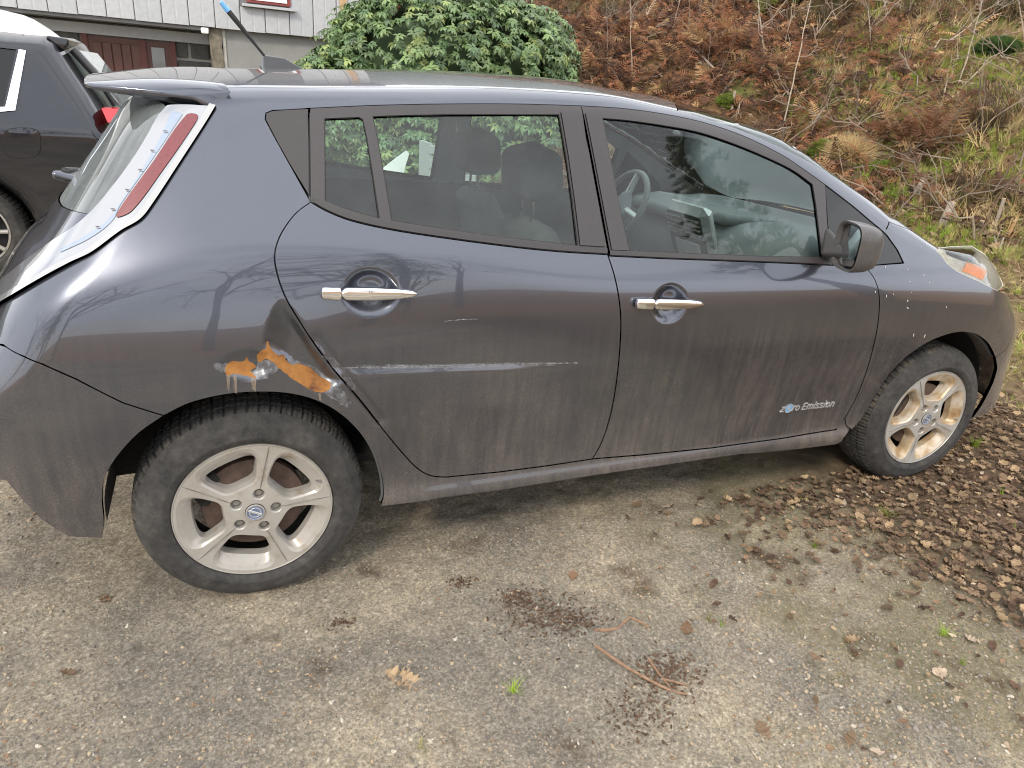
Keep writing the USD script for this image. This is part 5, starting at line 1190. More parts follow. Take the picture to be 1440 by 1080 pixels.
def sapling(pts, r0, label, seed, material='bark', branches=7, blen=.5):
    b = hit_ground(pts[0]); k = (b-CAM)@RC[2]/FL
    d0 = (b-CAM)@RC[2]
    W_ = [b]+[CAM+ray([q])[0]/(ray([q])[0]@RC[2])*d0 for q in pts[1:]]
    P_ = smooth_path(np.array(W_), .15); n_ = len(P_); r = np.random.default_rng(seed)
    P_ = P_+r.normal(0, .006, P_.shape)
    t = thing('sapling', label, 'sapling'); rad = np.linspace(r0*k, r0*k*.45, n_); base = P_[0]-[0, 0, .1]
    obj('trunk', tube(np.vstack([base, P_]), np.r_[rad[0]*1.15, rad], 7), M[material], t, smooth=50)
    ms = []
    for j in range(branches):
        i0 = int(n_*r.uniform(.25, .97)); i0 = min(i0, n_-1); v = r.normal(0, 1, 3)*[1, .5, .3]+[0, 0, .8]; v /= np.linalg.norm(v); L = blen*r.uniform(.4, 1.2)
        q = P_[i0]+np.linspace(0, 1, 6)[:, None]*v*L+np.cumsum(np.vstack([[0, 0, 0], r.normal(0, .025, (5, 3))]), 0)
        ms.append(tube(q, np.linspace(rad[i0]*.55, .002, 6), 5))
        for jj in range(3):
            s = r.integers(2, 6); v2 = v+r.normal(0, .5, 3); q2 = q[s]+np.linspace(0, 1, 4)[:, None]*v2*L*.4; ms.append(tube(q2, np.linspace(.004, .0015, 4), 4))
    if ms: obj('crown', cat_(ms), M[material], t, smooth=50)
for k, (pts, r, lb, m_) in enumerate([([(615, 190), (610, 90), (598, 0), (590, -60)], 3.2, 'forked pale sapling with dead leaves at its top', 'bark_pale'), ([(200, 290), (197, 140), (195, 0), (194, -60)], 1.6, 'straight thin sapling in the rust bracken', 'bark_pale'),
        ([(672, 438), (700, 300), (735, 140), (765, 0), (775, -50)], 2.8, 'long leaning sapling rising from behind the windscreen pillar', 'bark_pale'), ([(682, 150), (697, 80), (712, -10)], 1.5, 'slim leaning stem left of the long leaning sapling', 'bark_pale'),
        ([(1232, 265), (1270, 150), (1300, 40), (1312, -40)], 2.4, 'grey leaning sapling among the cut stumps', 'bark_pale'), ([(955, 135), (950, 60), (945, -20)], 2.0, 'bushy bare sapling at the top of the slope', 'bark_pale'),
        ([(123, 230), (121, 100), (119, -30)], 1.2, 'thin dark stem close to the green bush', 'bark'), ([(440, 290), (444, 180), (450, 60)], 1.2, 'slender brown stem in the bracken left of the stubs', 'bark'), ([(383, 130), (381, 60), (380, -30)], 1.6, 'upright stem at the top edge above the bracken', 'bark'),
        ([(1180, 350), (1190, 290), (1195, 262)], 2.0, 'short bare stem above the heap of dead fern', 'bark_pale'), ([(1420, -20), (1432, 60), (1440, 130)][::-1], 2.6, 'crooked grey branch at the right edge', 'bark_pale')]):
    sapling([zb(q) for q in pts], r/2.25*.9, lb, 100+k, m_, 9 if k in (0, 5, 4) else 4, .7 if k in (0, 5, 4) else .35)
def fallen(pts, r0, label, seed):
    Q = []
    for q in pts: p = hit_ground(zb(q)); Q.append(p+[0, 0, .05])
    Q[len(Q)//2][2] += .05
    P_ = smooth_path(np.array(Q), .12); k = (P_[0]-CAM)@RC[2]/FL
    t = obj('fallen_branch', tube(P_, np.linspace(r0*k, r0*k*.5, len(P_)), 7), M['bark_pale'], smooth=50); tag(t, label, 'branch')
fallen([(480, 252), (440, 210), (395, 180), (358, 158)], 1.8, 'pale fallen branch lying across the rust bracken', 1)
fallen([(495, 292), (505, 240), (530, 215), (552, 180)], 2.0, 'crooked pale branch below the long fallen one', 2)
fallen([(1170, 365), (1185, 300), (1197, 262)], 1.6, 'bare stick standing over the heap of dead fern', 3)
def mound(px, rpx, label, cat, mats, protos, nn, hk=.6, seed=0, name='moss_mound', size=(.05, .10)):
    b = hit_ground(px); k = (b-CAM)@RC[2]/FL; R_ = rpx*k; r = np.random.default_rng(seed)
    t = thing(name, label, cat, b)
    s = trimesh.creation.icosphere(4, 1.0); s.vertices *= 1+.28*(fbm(s.vertices*2.2+seed, 4, seed)[:, None]-.5); s.vertices *= [R_, R_*.8, R_*hk]
    obj('cushion', s, mats[0], t, smooth=True)
    d = r.normal(0, 1, (nn, 3)); d[:, 2] = np.abs(d[:, 2]); d /= np.linalg.norm(d, axis=1, keepdims=True)
    kt = cKDTree(s.vertices); pos = s.vertices[kt.query(d*[R_, R_*.8, R_*hk])[1]]+r.normal(0, .008, (nn, 3))
    instancer('blades', protos, mats, pos, quat_from(d+[0, 0, .5], r.uniform(0, 6.28, nn)), r.uniform(*size, nn), r.choice(len(protos), nn), parent=t)
ms_m = [leafmat('moss_bright', (0.16, 0.21, 0.025), .2), leafmat('moss_mid', (0.10, 0.15, 0.022), .2)]
md_m = [leafmat('moss_deep', (0.028, 0.065, 0.012), .2), leafmat('moss_deep_b', (0.05, 0.095, 0.018), .2)]
tf2 = [tuft(90, 10, 1, .8, .05), tuft(91, 10, 1, .8, .05)]
mound(zb((800, 490)), 17, 'bright green moss cushion beside the windscreen pillar', 'moss', ms_m, tf2, 900, .8, 1)
mound(zb((1357, 165)), 30, 'dark green juniper like cushion near the top right corner', 'shrub', md_m, tf2, 1400, .45, 2, 'low_shrub')
mound(zb((985, 540)), 22, 'flat moss patch below the brown grass tussock', 'moss', ms_m, tf2, 700, .3, 3)
mound(zb((500, 330)), 11, 'small yellow green moss tuft above the roof line', 'moss', ms_m, tf2, 500, .7, 4)
mound(zb((890, 505)), 20, 'brown grass tussock beside the bright moss cushion', 'tussock', [gr_m[2], fr_m[2]], [tuft(95, 14, 1, 1.0, .02), tuft(96, 14, 1, 1.0, .02)], 260, .5, 5, 'grass_tussock', (.15, .3))
b = hit_ground(zb((1150, 668))); k = (b-CAM)@RC[2]/FL
tag(obj('grass_tuft', (lambda g: (g.apply_scale(34*k), g.apply_translation(b-[0, 0, .02]), g)[2])(tuft(97, 90, 1, .9, .014)), gr_m[3]), 'dark green rushy grass tuft at the foot of the bank', 'grass tuft')
def fern_heap(px, label, seed, nn=46, L=.55, mats=2):
    b = hit_ground(px); r = np.random.default_rng(seed); t = thing('fern_heap', label, 'dead fern', b)
    for q in range(3):
        ms = []
        for j in range(nn//3):
            f = frond(200+j); f.apply_scale(L*r.uniform(.5, 1.1)); f.apply_transform(trimesh.transformations.euler_matrix(r.normal(0, .5), r.uniform(-1.2, .3), r.uniform(0, 6.28))); f.apply_translation(r.normal(0, .20, 3)*[1, 1, .5]+[0, 0, .22]); ms.append(f)
        obj('fronds', cat_(ms), fr_m[(2, 0, 1)[q]], t)
fern_heap(zb((1085, 500)), 'pale heap of dead fern fronds left of the grass slope', 1, 66, .62)
fern_heap(zb((660, 275)), 'tangle of tan dead leaves and fern behind the windscreen', 2, 48, .5)
fern_heap(zb((1210, 420)), 'small clump of tan fern on the green slope', 3, 30, .4)
fern_heap(zb((470, 200)), 'orange brown fern heap in the rust bracken', 4, 48, .6)

# small things on the gravel
def g3(px): p = hit_ground(px); return p
def ground_twig(pts, r, label, kids=()):
    P_ = smooth_path(np.array([g3(q)+[0, 0, r*.9+.006] for q in pts]), .03); r = r*1.25; o = obj('twig', tube(P_, np.linspace(r, r*.6, len(P_)), 7), M['twigm'], smooth=50); tag(o, label, 'twig')
M['twigm'] = plain('twig_bark', (0.22, 0.135, 0.085), .85, noise=(70, .4))
ground_twig([(834, 890), (868, 888), (885, 872), (912, 886)], .0048, 'bent reddish twig lying nearest the car')
ground_twig([(838, 912), (870, 935), (905, 956), (945, 976), (966, 980)], .0042, 'long straight twig on the gravel below the bent one')
ground_twig([(912, 930), (925, 950), (942, 970)], .0036, 'short twig crossing the end of the long one')
ground_twig([(930, 958), (948, 962), (968, 968)], .0030, 'thin dark twig in the dirt by the long one')
def loose_leaf(px, size, seed, mt, label, lob=True, curl=.5):
    p = g3(px); g = dry_leaf(seed, lob, curl); r = np.random.default_rng(seed); g.apply_scale(size); g.apply_transform(trimesh.transformations.euler_matrix(r.normal(0, .15), r.normal(0, .15), r.uniform(0, 6.28))); g.apply_translation(p+[0, 0, .008])
    tag(obj('dry_leaf', g, mt), label, 'leaf')
for k, a in enumerate([((560, 957), .075, lf_m[2], 'curled tan oak leaf, left one of the pair on open gravel'), ((578, 963), .07, lf_m[2], 'tan oak leaf on open gravel, right one of the pair'), ((1320, 950), .05, lf_m[4], 'pale oval leaf at the lower right'), ((1366, 903), .045, lf_m[4], 'pale leaf in the moss above the lower right one'),
        ((148, 846), .04, lf_m[1], 'red brown leaf below the rear bumper'), ((97, 950), .04, lf_m[0], 'dark brown leaf left of the rear wheel'), ((965, 887), .05, lf_m[1], 'reddish crumpled leaf right of the bent twig'), ((805, 813), .04, lf_m[1], 'small red leaf between the wheels'), ((1107, 705), .04, lf_m[0], 'brown leaf on bare gravel behind the front wheel')]):
    loose_leaf(a[0], a[1], 300+k, a[2], a[3])
def sprig(px, label, seed, mt, sc=.05, nb=26):
    p = g3(px); g = tuft(seed, nb, 1, 1.2, .035); g.apply_scale(sc); g.apply_translation(p-[0, 0, .004]); tag(obj('grass_sprig', g, mt), label, 'grass sprig')
sprig((722, 972), 'small yellow green sprig on open gravel below the car', 401, gr_m[0]); sprig((592, 1052), 'pale grass sprig at the bottom edge', 402, gr_m[1], .035); sprig((1145, 770), 'green sprig behind the front wheel', 403, gr_m[0], .04); sprig((1245, 728), 'yellow moss tuft in the leaves behind the front wheel', 404, gr_m[1], .06, 60); sprig((1370, 628), 'green grass tuft among leaves by the front bumper', 405, gr_m[0], .07, 50); sprig((1325, 895), 'green sprig at the lower right moss', 406, gr_m[0], .05, 40)
def crumbs(px, rpx, nn, seed):
    c = g3(px); r = np.random.default_rng(seed); k = (c-CAM)@RC[2]/FL*rpx
    return c[:2]+r.normal(0, k, (nn, 2))*[1.2, .8]
cr = np.vstack([crumbs(*a) for a in (((730, 842), 14, 260, 1), ((765, 862), 26, 480, 2), ((810, 880), 20, 300, 3), ((650, 822), 9, 90, 4), ((935, 950), 24, 480, 5), ((905, 1010), 30, 260, 6), ((1000, 735), 9, 90, 7), ((480, 880), 9, 70, 8))])
n = len(cr)
instancer('bark_crumbs', [box(1, .35, .18), box(.7, .5, .2), twig_mesh(9, 1)], [leafmat('crumb_a', (0.075, 0.046, 0.030), 0), leafmat('crumb_b', (0.115, 0.070, 0.043), 0), tw_m[1]], np.c_[cr, H(cr[:, 0], cr[:, 1])+.003], quat_from(np.c_[rng.normal(0, .3, (n, 2)), np.ones(n)], rng.uniform(0, 6.28, n)), rng.uniform(.003, .012, n), rng.choice(3, n, p=[.40, .35, .25]), 'brown bark crumbs and needles on the gravel', 'bark crumbs')

# ------------------------------------------------------------------ house
M['siding'] = plain('siding_grey', (0.39, 0.40, 0.415), .6, noise=(14, .10))
M['soffit'] = plain('soffit', (0.16, 0.16, 0.165), .8)
M['block'] = plain('wall_block', (0.075, 0.075, 0.07), .95, noise=(9, .35), bump=.5, bscale=60)
M['mortar'] = plain('mortar', (0.36, 0.35, 0.32), .95, noise=(20, .2))
M['render'] = plain('render_wall', (0.235, 0.24, 0.23), .9, noise=(2.5, .16), bump=.3, bscale=90)
M['stone'] = plain('rough_stone', (0.17, 0.15, 0.115), .95, noise=(12, .5), bump=.9, bscale=30)
M['door'] = plain('door_brown', (0.085, 0.030, 0.022), .5, noise=(6, .2)); M['pane'] = plain('dim_pane', (0.16, 0.165, 0.165), .2, coat=.5); M['redframe'] = plain('red_frame', (0.20, 0.035, 0.03), .5); M['white'] = plain('white_wood', (0.75, 0.75, 0.73), .5); M['wood'] = plain('bare_wood', (0.42, 0.28, 0.15), .7, noise=(15, .3))
hs = thing('house', 'grey clad house with brown basement door behind the cars', 'house')
YF, YB = 11.4, 12.1
def hp(px, Y=YF): return at(px, 'y', Y)[0]
ZE = 2.135
xr_ = hp((478, 20))[0]; bw = .40
xs_ = np.arange(-9.4, xr_, bw)
M['siding_b'] = plain('siding_grey_b', (0.37, 0.385, 0.40), .6, noise=(14, .10))
win0, win1 = hp((347, 4)), hp((409, 12))
wx0, wx1, wz = win0[0], win1[0], (win0[2]+win1[2])/2
for k, x in enumerate(xs_):
    pr_ = Polygon([(0, 0), (bw-.012, 0), (bw-.014, .012), (bw*.93, .017), (bw*.55, .018), (bw*.5, .013), (bw*.45, .018), (bw*.05, .017), (0, .012)])
    z0 = ZE+.006*math.sin(k*1.7); h = 3.6-(z0-ZE)
    if wx0-.12 < x+bw/2 < wx1+.12:
        b1 = trimesh.creation.extrude_polygon(pr_, wz-.06-z0, engine='earcut'); b1.apply_translation((0, 0, z0)); g = b1
    else: g = trimesh.creation.extrude_polygon(pr_, h, engine='earcut'); g.apply_translation((0, 0, z0))
    v = g.vertices; g.vertices = np.stack([v[:, 0]+x, YF+.03-v[:, 1], v[:, 2]], 1); g.invert()
    obj('board', g, M['siding'] if (k*7) % 3 else M['siding_b'], hs)
obj('upper_wall', box(xr_+9.4, .3, 3.55, ((xr_-9.4)/2, YF+.19, ZE+.04+1.775)), M['soffit'], hs)
obj('corner_post', box(.12, .16, 3.6, (xr_+.06, YF+.06, ZE+1.8)), M['wood'], hs)
w_ = obj('window', box(wx1-wx0, .06, 1.2, ((wx0+wx1)/2, YF+.02, wz+.62)), M['redframe'], hs)
obj('sash', box(wx1-wx0-.12, .06, 1.10, ((wx0+wx1)/2, YF+.005, wz+.61)), M['white'], w_); obj('pane', box(wx1-wx0-.26, .02, .95, ((wx0+wx1)/2, YF-.028, wz+.63)), M['pane'], w_)
obj('sill', box(wx1-wx0+.16, .12, .04, ((wx0+wx1)/2, YF-.03, wz-.03)), M['siding'], w_)
# recessed basement front with blocks, door, stone pier, rendered wall
p0, p1 = hp((296, 60), YF)[0], hp((313, 60), YF)[0]
obj('soffit', box(p0+9.4, .84, .11, ((p0-9.4)/2, YF+.48, ZE+.0)), M['soffit'], hs); obj('lintel', box(p0+9.4, .10, .16, ((p0-9.4)/2, YB-.07, ZE-.17)), M['siding_b'], hs)
obj('back_wall', box(p0+9.6, .2, 2.4, ((p0-9.4)/2, YB+.13, ZE-.06-1.2)), M['mortar'], hs)
d0, d1, d2 = hp((124, 60), YB)[0], hp((200, 60), YB)[0], hp((238, 60), YB)[0]
zt = ZE-.27
joint_z = hp((260, 83), YB)[2]; r_ = np.random.default_rng(3)
rows = [(joint_z+.025, ZE-.08), (joint_z-.50, joint_z-.025), (joint_z-1.05, joint_z-.55), (joint_z-1.6, joint_z-1.1)]
for ri, (za, zb_) in enumerate(rows):
    zlo = max(za, -.05)
    if zb_ < 0: continue
    vj = [hp((265, 60), YB)[0], hp((72, 35), YB)[0]] if ri == 0 else []
    xs2 = [-9.3]
    while xs2[-1] < p0-.1: xs2.append(xs2[-1]+r_.uniform(.75, 1.15))
    cuts = sorted([x for x in xs2 if all(abs(x-v) > .5 for v in vj)]+vj+[p0])
    for a, b in zip(cuts[:-1], cuts[1:]):
        for lo, hi in ((a, min(b, d0-.10)), (max(a, d2+.08), b)):
            if hi-lo > .12: obj('block', box(hi-lo-.05, .10, zb_-zlo, ((lo+hi)/2, YB+.02, (zlo+zb_)/2), .015), M['block'], hs)
dr = obj('door', box(d2-d0, .06, zt+.1, ((d0+d2)/2, YB+.0, zt/2-.05)), M['door'], hs)
for k in range(5): w5 = (d1-d0-.10)/5; obj('door_plank', box(w5-.012, .03, zt-.12, (d0+.06+w5*(k+.5), YB-.045, zt/2-.03), .006), M['door'], dr)
obj('door_frame', cat_([box(.09, .12, zt+.05, (d0-.045, YB-.01, zt/2)), box(.09, .12, zt+.05, (d2+.045, YB-.01, zt/2)), box(.10, .10, zt, (d1, YB-.02, zt/2))]), plain('door_jamb', (0.10, 0.028, 0.022), .6), dr)
obj('door_pane', box(d2-d1-.22, .02, zt-.5, ((d1+d2)/2+.02, YB-.04, zt/2+.15)), M['pane'], dr)
st = trimesh.creation.box((p1-p0, .5, ZE+.1))
for _ in range(4): st = st.subdivide()
st.vertices += (fbm(st.vertices*5, 4, 2)[:, None]-.5)*[.12, .16, .05]; st.apply_translation(((p0+p1)/2, YF+.36, ZE/2-.05)); obj('stone_pier', st, M['stone'], hs, smooth=40)
obj('pier_joint', box(.05, .06, ZE, (p1+.03, YF+.16, ZE/2)), M['mortar'], hs)
obj('rendered_wall', box(xr_-p1-.03, .3, ZE+.2, ((xr_+p1)/2+.03, YF+.30, ZE/2-.05)), M['render'], hs)
lp = hp((288, 43), YF); lo_ = obj('wall_lamp', box(.12, .10, .09, (lp[0], YF+.06, lp[2]), .015), M['white'], hs)
obj('roof', box(xr_+10.4, 6, .2, ((xr_-9.4)/2, YF+2.4, ZE+3.75)), M['soffit'], hs)

# ------------------------------------------------------------------ other vehicles
def shell(profile, ys, zt_, holes, name, material, parent, tumble=.30, step=.05, crown=.10, width=1.8):
    """a car side cut from a side outline: tumblehome above the belt, closed over the top by a rounded band"""
    pg = Polygon(profile).buffer(0); pg = max(pg.geoms, key=lambda a: a.area) if pg.geom_type == 'MultiPolygon' else pg; sidepg = pg
    for h in holes: sidepg = sidepg.difference(Polygon(h).buffer(0))
    p, t, _ = fill_polygon(sidepg, step)
    dist = shapely.distance(shapely.points(p), pg.exterior)
    def yof(x, z, d):
        u = np.clip(z-zt_, 0, None); r = np.clip(.09-d, 0, .09)
        return ys+.05*np.clip((.55-z)/.4, 0, 1)**2+tumble*u+.10*np.clip((z-zt_+.12)/.12, 0, 1)*0+(.09-np.sqrt(np.clip(.09**2-r**2, 0, None)))
    V1 = np.c_[p[:, 0], yof(p[:, 0], p[:, 1], dist), p[:, 1]]
    if t.size and np.cross(V1[t[0, 1]]-V1[t[0, 0]], V1[t[0, 2]]-V1[t[0, 0]])[1] > 0: t = t[:, ::-1]
    V2 = V1*[1, -1, 1]+[0, 2*ys+width, 0]
    out = resample(np.array(pg.exterior.coords), step)[:-1]; m = len(out); yo = yof(out[:, 0], out[:, 1], np.zeros(m))
    nn = 14; s = np.linspace(0, 1, nn); yc = ys+width/2
    rows = []
    for q in s:
        y = yo*(1-q)+(2*ys+width-yo)*q; bul = np.sin(np.pi*q)**.8
        cen = np.array([out[:, 0].mean(), .9]); dv = out-cen; dv /= np.linalg.norm(dv, axis=1, keepdims=True)
        rows.append(np.c_[out[:, 0]+dv[:, 0]*crown*bul, y, out[:, 1]+np.maximum(dv[:, 1], 0)*crown*.5*bul])
    B = np.vstack(rows); Fb = []
    i = np.arange(m); j = (i+1) % m
    for k in range(nn-1): Fb.append(np.vstack([np.c_[i+k*m, i+(k+1)*m, j+(k+1)*m], np.c_[i+k*m, j+(k+1)*m, j+k*m]]))
    g = cat_([trimesh.Trimesh(V1, t, process=False), trimesh.Trimesh(V2, t[:, ::-1], process=False), trimesh.Trimesh(B, np.vstack(Fb), process=False)])
    return obj(name, g, material, parent, smooth=38), yof
suv = thing('parked_suv', 'dark suv with chrome window trim parked behind the rear of the hatchback', 'suv')
YS = 3.05
def s2(px, Y=YS): p = at(px, 'y', Y)[0]; return (p[0], p[2])
def s2t(px, tum=.30, zb0=1.0):
    p = at(px, 'y', YS)[0]
    for _ in range(6): p = at(px, 'y', YS+tum*max(p[2]-zb0, 0))[0]
    return (p[0], p[2])
wcx, wcz = s2((-42, 348))
rf = [s2t(q) for q in ((0, 47), (58, 52), (72, 60), (95, 95), (122, 135), (140, 165), (158, 200))]
prof = [(rf[0][0]-3.3, .55), (rf[0][0]-3.25, .85), (rf[0][0]-2.3, 1.02), (rf[0][0]-1.6, rf[0][1]-.08), (rf[0][0]-.7, rf[0][1]+.01)]+rf+[(rf[-1][0]+.10, .90), (rf[-1][0]+.12, .55), (rf[-1][0]+.05, .36), (wcx+.44, .34)]
aw = np.linspace(0, np.pi, 20); prof += [(wcx+.39*math.cos(a), .335+.39*math.sin(a)) for a in aw]+[(wcx-.46, .30), (wcx-2.2, .30)]+[(wcx-2.65+.42*math.cos(a), .36+.42*math.sin(a)) for a in aw]+[(wcx-3.1, .36)]
wq = [s2t(q) for q in ((28, 70), (9, 153))]; win = [(wq[0][0]-.02, wq[0][1]), (wq[1][0]-.02, wq[1][1]), (wq[1][0]-1.9, wq[1][1]-.03), (wq[0][0]-1.25, wq[0][1]+.05)]
sb, yof = shell(prof, YS, 1.0, [win], 'body', M['suvpaint'], suv, step=.035)
def suv_patch(px, name, material, out=.008, par=suv, Y=None, th=.02):
    q = np.array([s2t(a) for a in px]); pg = Polygon(q)
    if not pg.is_valid: pg = pg.buffer(0)
    p, t, _ = fill_polygon(pg, .03); y = YS+.30*np.clip(p[:, 1]-1.0, 0, None)-out
    Vf = np.c_[p[:, 0], y, p[:, 1]]; Vb = Vf+[0, th, 0]; e = trimesh.Trimesh(Vf, t, process=False)
    loop = np.array(pg.exterior.coords)[:-1]; m = len(loop); yl = YS+.30*np.clip(loop[:, 1]-1.0, 0, None)-out; A = np.c_[loop[:, 0], yl, loop[:, 1]]; i = np.arange(m); j = (i+1) % m
    return obj(name, cat_([e, trimesh.Trimesh(np.vstack([A, A+[0, th, 0]]), np.vstack([np.c_[i, j, j+m], np.c_[i, j+m, i+m]]), process=False)]), material, par)
wpg = Polygon(win); p, t, _ = fill_polygon(wpg.buffer(.02), .1); obj('side_window', trimesh.Trimesh(np.c_[p[:, 0], YS+.30*np.clip(p[:, 1]-1.0, 0, None)+.012, p[:, 1]], t, process=False), M['suvglass'] if 'suvglass' in M else M['darkglass'], suv)
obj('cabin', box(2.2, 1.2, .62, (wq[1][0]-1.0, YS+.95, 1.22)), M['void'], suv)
suv_patch([(27, 69), (37, 71), (22, 155), (0, 157), (-30, 158), (-30, 151), (8, 150)], 'chrome_trim', M['chrome'], .012)
for q in [(152, 150)]:
    pass
suv_patch([(143, 152), (165, 153), (170, 172), (152, 172)], 'tail_light', M['suv_red'], .02, th=.25)
fl = np.linspace(0, 2*np.pi, 29)[:-1]; ring_o = [(31+26*np.sign(math.cos(a))*abs(math.cos(a))**.6, 201+21*np.sign(math.sin(a))*abs(math.sin(a))**.6) for a in fl]
suv_patch([(31+(x-31)*1.035, 201+(y-201)*1.04) for x, y in ring_o], 'fuel_flap_gap', M['void'], .002, th=.001); suv_patch(ring_o, 'fuel_flap', M['suvpaint'], .004, th=.003)
spq = [s2t(q) for q in ((64, 52), (90, 56), (90, 60), (84, 67))]
sg = hull_spheres([(x, YS+y_, z, .012) for (x, z) in spq for y_ in (.28, .85)]); obj('spoiler', sg, M['suvpaint'], suv, smooth=40)
gq = [s2t(q) for q in ((88, 68), (127, 112), (150, 150))]
obj('rear_window', tube(np.array([(x+.03, YS+.36, z) for x, z in gq]), .03, 8), M['gloss_black'], suv, smooth=50)
obj('rear_glass', (np.array([(gq[0][0]+.06, YS+.40, gq[0][1]), (gq[0][0]+.06, YS+1.4, gq[0][1]), (gq[2][0]+.06, YS+1.55, gq[2][1]), (gq[2][0]+.06, YS+.25, gq[2][1])]), np.array([(0, 1, 2), (0, 2, 3)])), M['rearglass'], suv)
for dx in (0, -2.65):
    for yy, sgn in ((YS+.10, 1), (YS+1.70, -1)):
        A = trimesh.transformations.translation_matrix((wcx+dx, yy, .325))@np.diag([1.03, 1.0*sgn, 1.03, 1])
        def tr(g):
            g = g.copy(); g.apply_transform(A); return g
        w0 = obj('wheel', tr(wr['barrel']), M['liner'], suv, smooth=True); obj('tyre', tr(wr['tyre']), M['tyre'], w0, smooth=35); obj('tread', tr(wr['tread']), M['tyre'], w0)
        sp5 = []
        for k in range(10):
            a = 2*np.pi*(k+.5*(k % 2)*.0)/10; u = np.array([math.cos(a), 0, math.sin(a)]); sp5.append(tube([u*.03+[0, -.002, 0], u*.12+[0, -.006, 0], u*.205+[0, .0, 0]], [.016, .012, .015], 8))
        obj('rim', tr(cat_(sp5+[revolve_y([(0, RIM*.94), (.006, RIM*.96), (.004, RIM), (-.012, RIM)], 64), revolve_y([(.012, 0), (.012, .05), (0, .06)], 32)])), M['alloy'], w0, smooth=40)
        obj('wheel_well', tr(cat_([revolve_y([(-.03, .0), (-.03, .20)], 24), revolve_y([(-.01, .37), (-.4, .37)], 40)])), M['void'], w0)
# white car beyond, only its roof shows
wc = thing('parked_white_car', 'white car beyond the suv with only its rounded roof showing', 'car')
YW2 = 5.6
pw = [s2(q, YW2+.2) for q in ((0, 20), (12, 25), (25, 33), (36, 40), (44, 46))]
x0, z0 = pw[0]; prof = [(x0-2.6, .45), (x0-2.6, .95), (x0-2.2, z0-.45), (x0-1.7, z0-.06), (x0-.9, z0+.06), (x0-.3, z0+.045)]+[(x, z) for x, z in pw]+[(pw[-1][0]+.30, z0-.36), (pw[-1][0]+.55, z0-.62), (pw[-1][0]+.9, z0-.70), (pw[-1][0]+1.0, .6), (pw[-1][0]+.95, .35), (x0-2.4, .30)]
ww = [(x0-1.9, 1.05), (x0+.15, 1.0), (x0-.2, z0-.10), (x0-1.55, z0-.12)]
shell(prof, YW2, 1.0, [ww], 'body', M['whitepaint'], wc, tumble=.2, step=.06)
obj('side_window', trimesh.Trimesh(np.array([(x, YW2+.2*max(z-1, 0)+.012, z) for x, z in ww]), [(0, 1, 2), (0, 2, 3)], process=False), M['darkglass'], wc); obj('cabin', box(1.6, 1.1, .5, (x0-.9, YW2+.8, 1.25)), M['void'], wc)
for dx in (x0-1.9, pw[-1][0]+.35):
    A = np.diag([1, 1, 1, 1.0]); A[:3, 3] = (dx, YW2+.06, .305); g = wr['tyre'].copy(); g.apply_transform(A); w0 = obj('tyre', g, M['tyre'], wc, smooth=35); g = revolve_y([(0, 0), (.01, .05), (0, .2), (-.02, RIM)], 40); g.apply_transform(A); obj('hubcap', g, M['alloy'], w0, smooth=40)
# white curved panel seen through the rear door glass
pn = [at(q, 'y', 3.0)[0] for q in ((540, 236), (556, 223), (572, 212), (577, 216), (570, 236), (566, 262), (560, 330), (536, 330), (538, 262))]
pg = Polygon([(a[0], a[2]) for a in pn]); p, t, _ = fill_polygon(pg, .03); V = np.c_[p[:, 0], 3.0+.55*(p[:, 0]-p[:, 0].mean())**2*3, p[:, 1]]
pn_ = obj('white_panel', cat_([trimesh.Trimesh(V, t, process=False), trimesh.Trimesh(V+[0, .012, 0], t[:, ::-1], process=False)]), M['whitepaint'], smooth=True); tag(pn_, 'white curved plastic panel seen through the rear door glass', 'panel')
bs = at((628, 262), 'y', 3.2)[0]; crt = thing('plastic_crate', 'pale slatted plastic crate seen through the rear door glass', 'crate', (bs[0], 3.2, 0))
M['crate'] = plain('crate_plastic', (0.30, 0.31, 0.31), .6)
for k in range(6): obj('slat', box(.40, .02, .07, (0, -.15, .45+.11*k), .004), M['crate'], crt)
for sx in (-.19, .19): obj('post', box(.03, .30, 1.05, (sx, 0, .525)), M['crate'], crt)
fo_ = thing('paper_folder', 'blue and white folder lying on the dashboard', 'folder')
fc_ = at((1092, 350), 'y', -.30)[0]
obj('blue_cover', hull_spheres([(*(fc_+[-.05, 0, -.03]), .012), (*(fc_+[-.03, 0, .045]), .012), (*(fc_+[.02, .02, .05]), .012), (*(fc_+[.03, .02, -.03]), .012)]), M['blue'], fo_, smooth=40)
fc2 = fc_+[.06, -.02, .005]; obj('white_cover', hull_spheres([(*(fc2+[-.05, 0, -.04]), .014), (*(fc2+[-.03, 0, .05]), .014), (*(fc2+[.03, .02, .055]), .014), (*(fc2+[.05, .02, -.04]), .014)]), M['white'], fo_, smooth=40)

# ------------------------------------------------------------------ evergreen bush
def rosette(seed, nl=9):
    r = np.random.default_rng(seed); V, Fc = [], []
    for j in range(nl):
        a = 2*np.pi*j/nl+r.normal(0, .2); L = r.uniform(.75, 1.1); droop = r.uniform(.25, .95); up = r.uniform(.0, .25)
        n_ = 6; k = len(V); dx, dy = math.cos(a), math.sin(a)
        for i in range(n_):
            t = i/(n_-1); s = .12+L*t; z = up*t-droop*t*t*.75; w = .165*math.sin(math.pi*min(1, .12+.9*t))**.8+.006; rad = s*(1-.28*droop*t)
            c = np.array([dx*rad, dy*rad, z]); sd = np.array([-dy, dx, 0])
            V += [c-sd*w+[0, 0, .03], c-[0, 0, .0], c+sd*w+[0, 0, .03]]
        for i in range(n_-1):
            b_ = k+3*i
            for q in (0, 1): Fc += [(b_+q, b_+3+q, b_+4+q), (b_+q, b_+4+q, b_+1+q)]
    return trimesh.Trimesh(V, Fc, process=False)
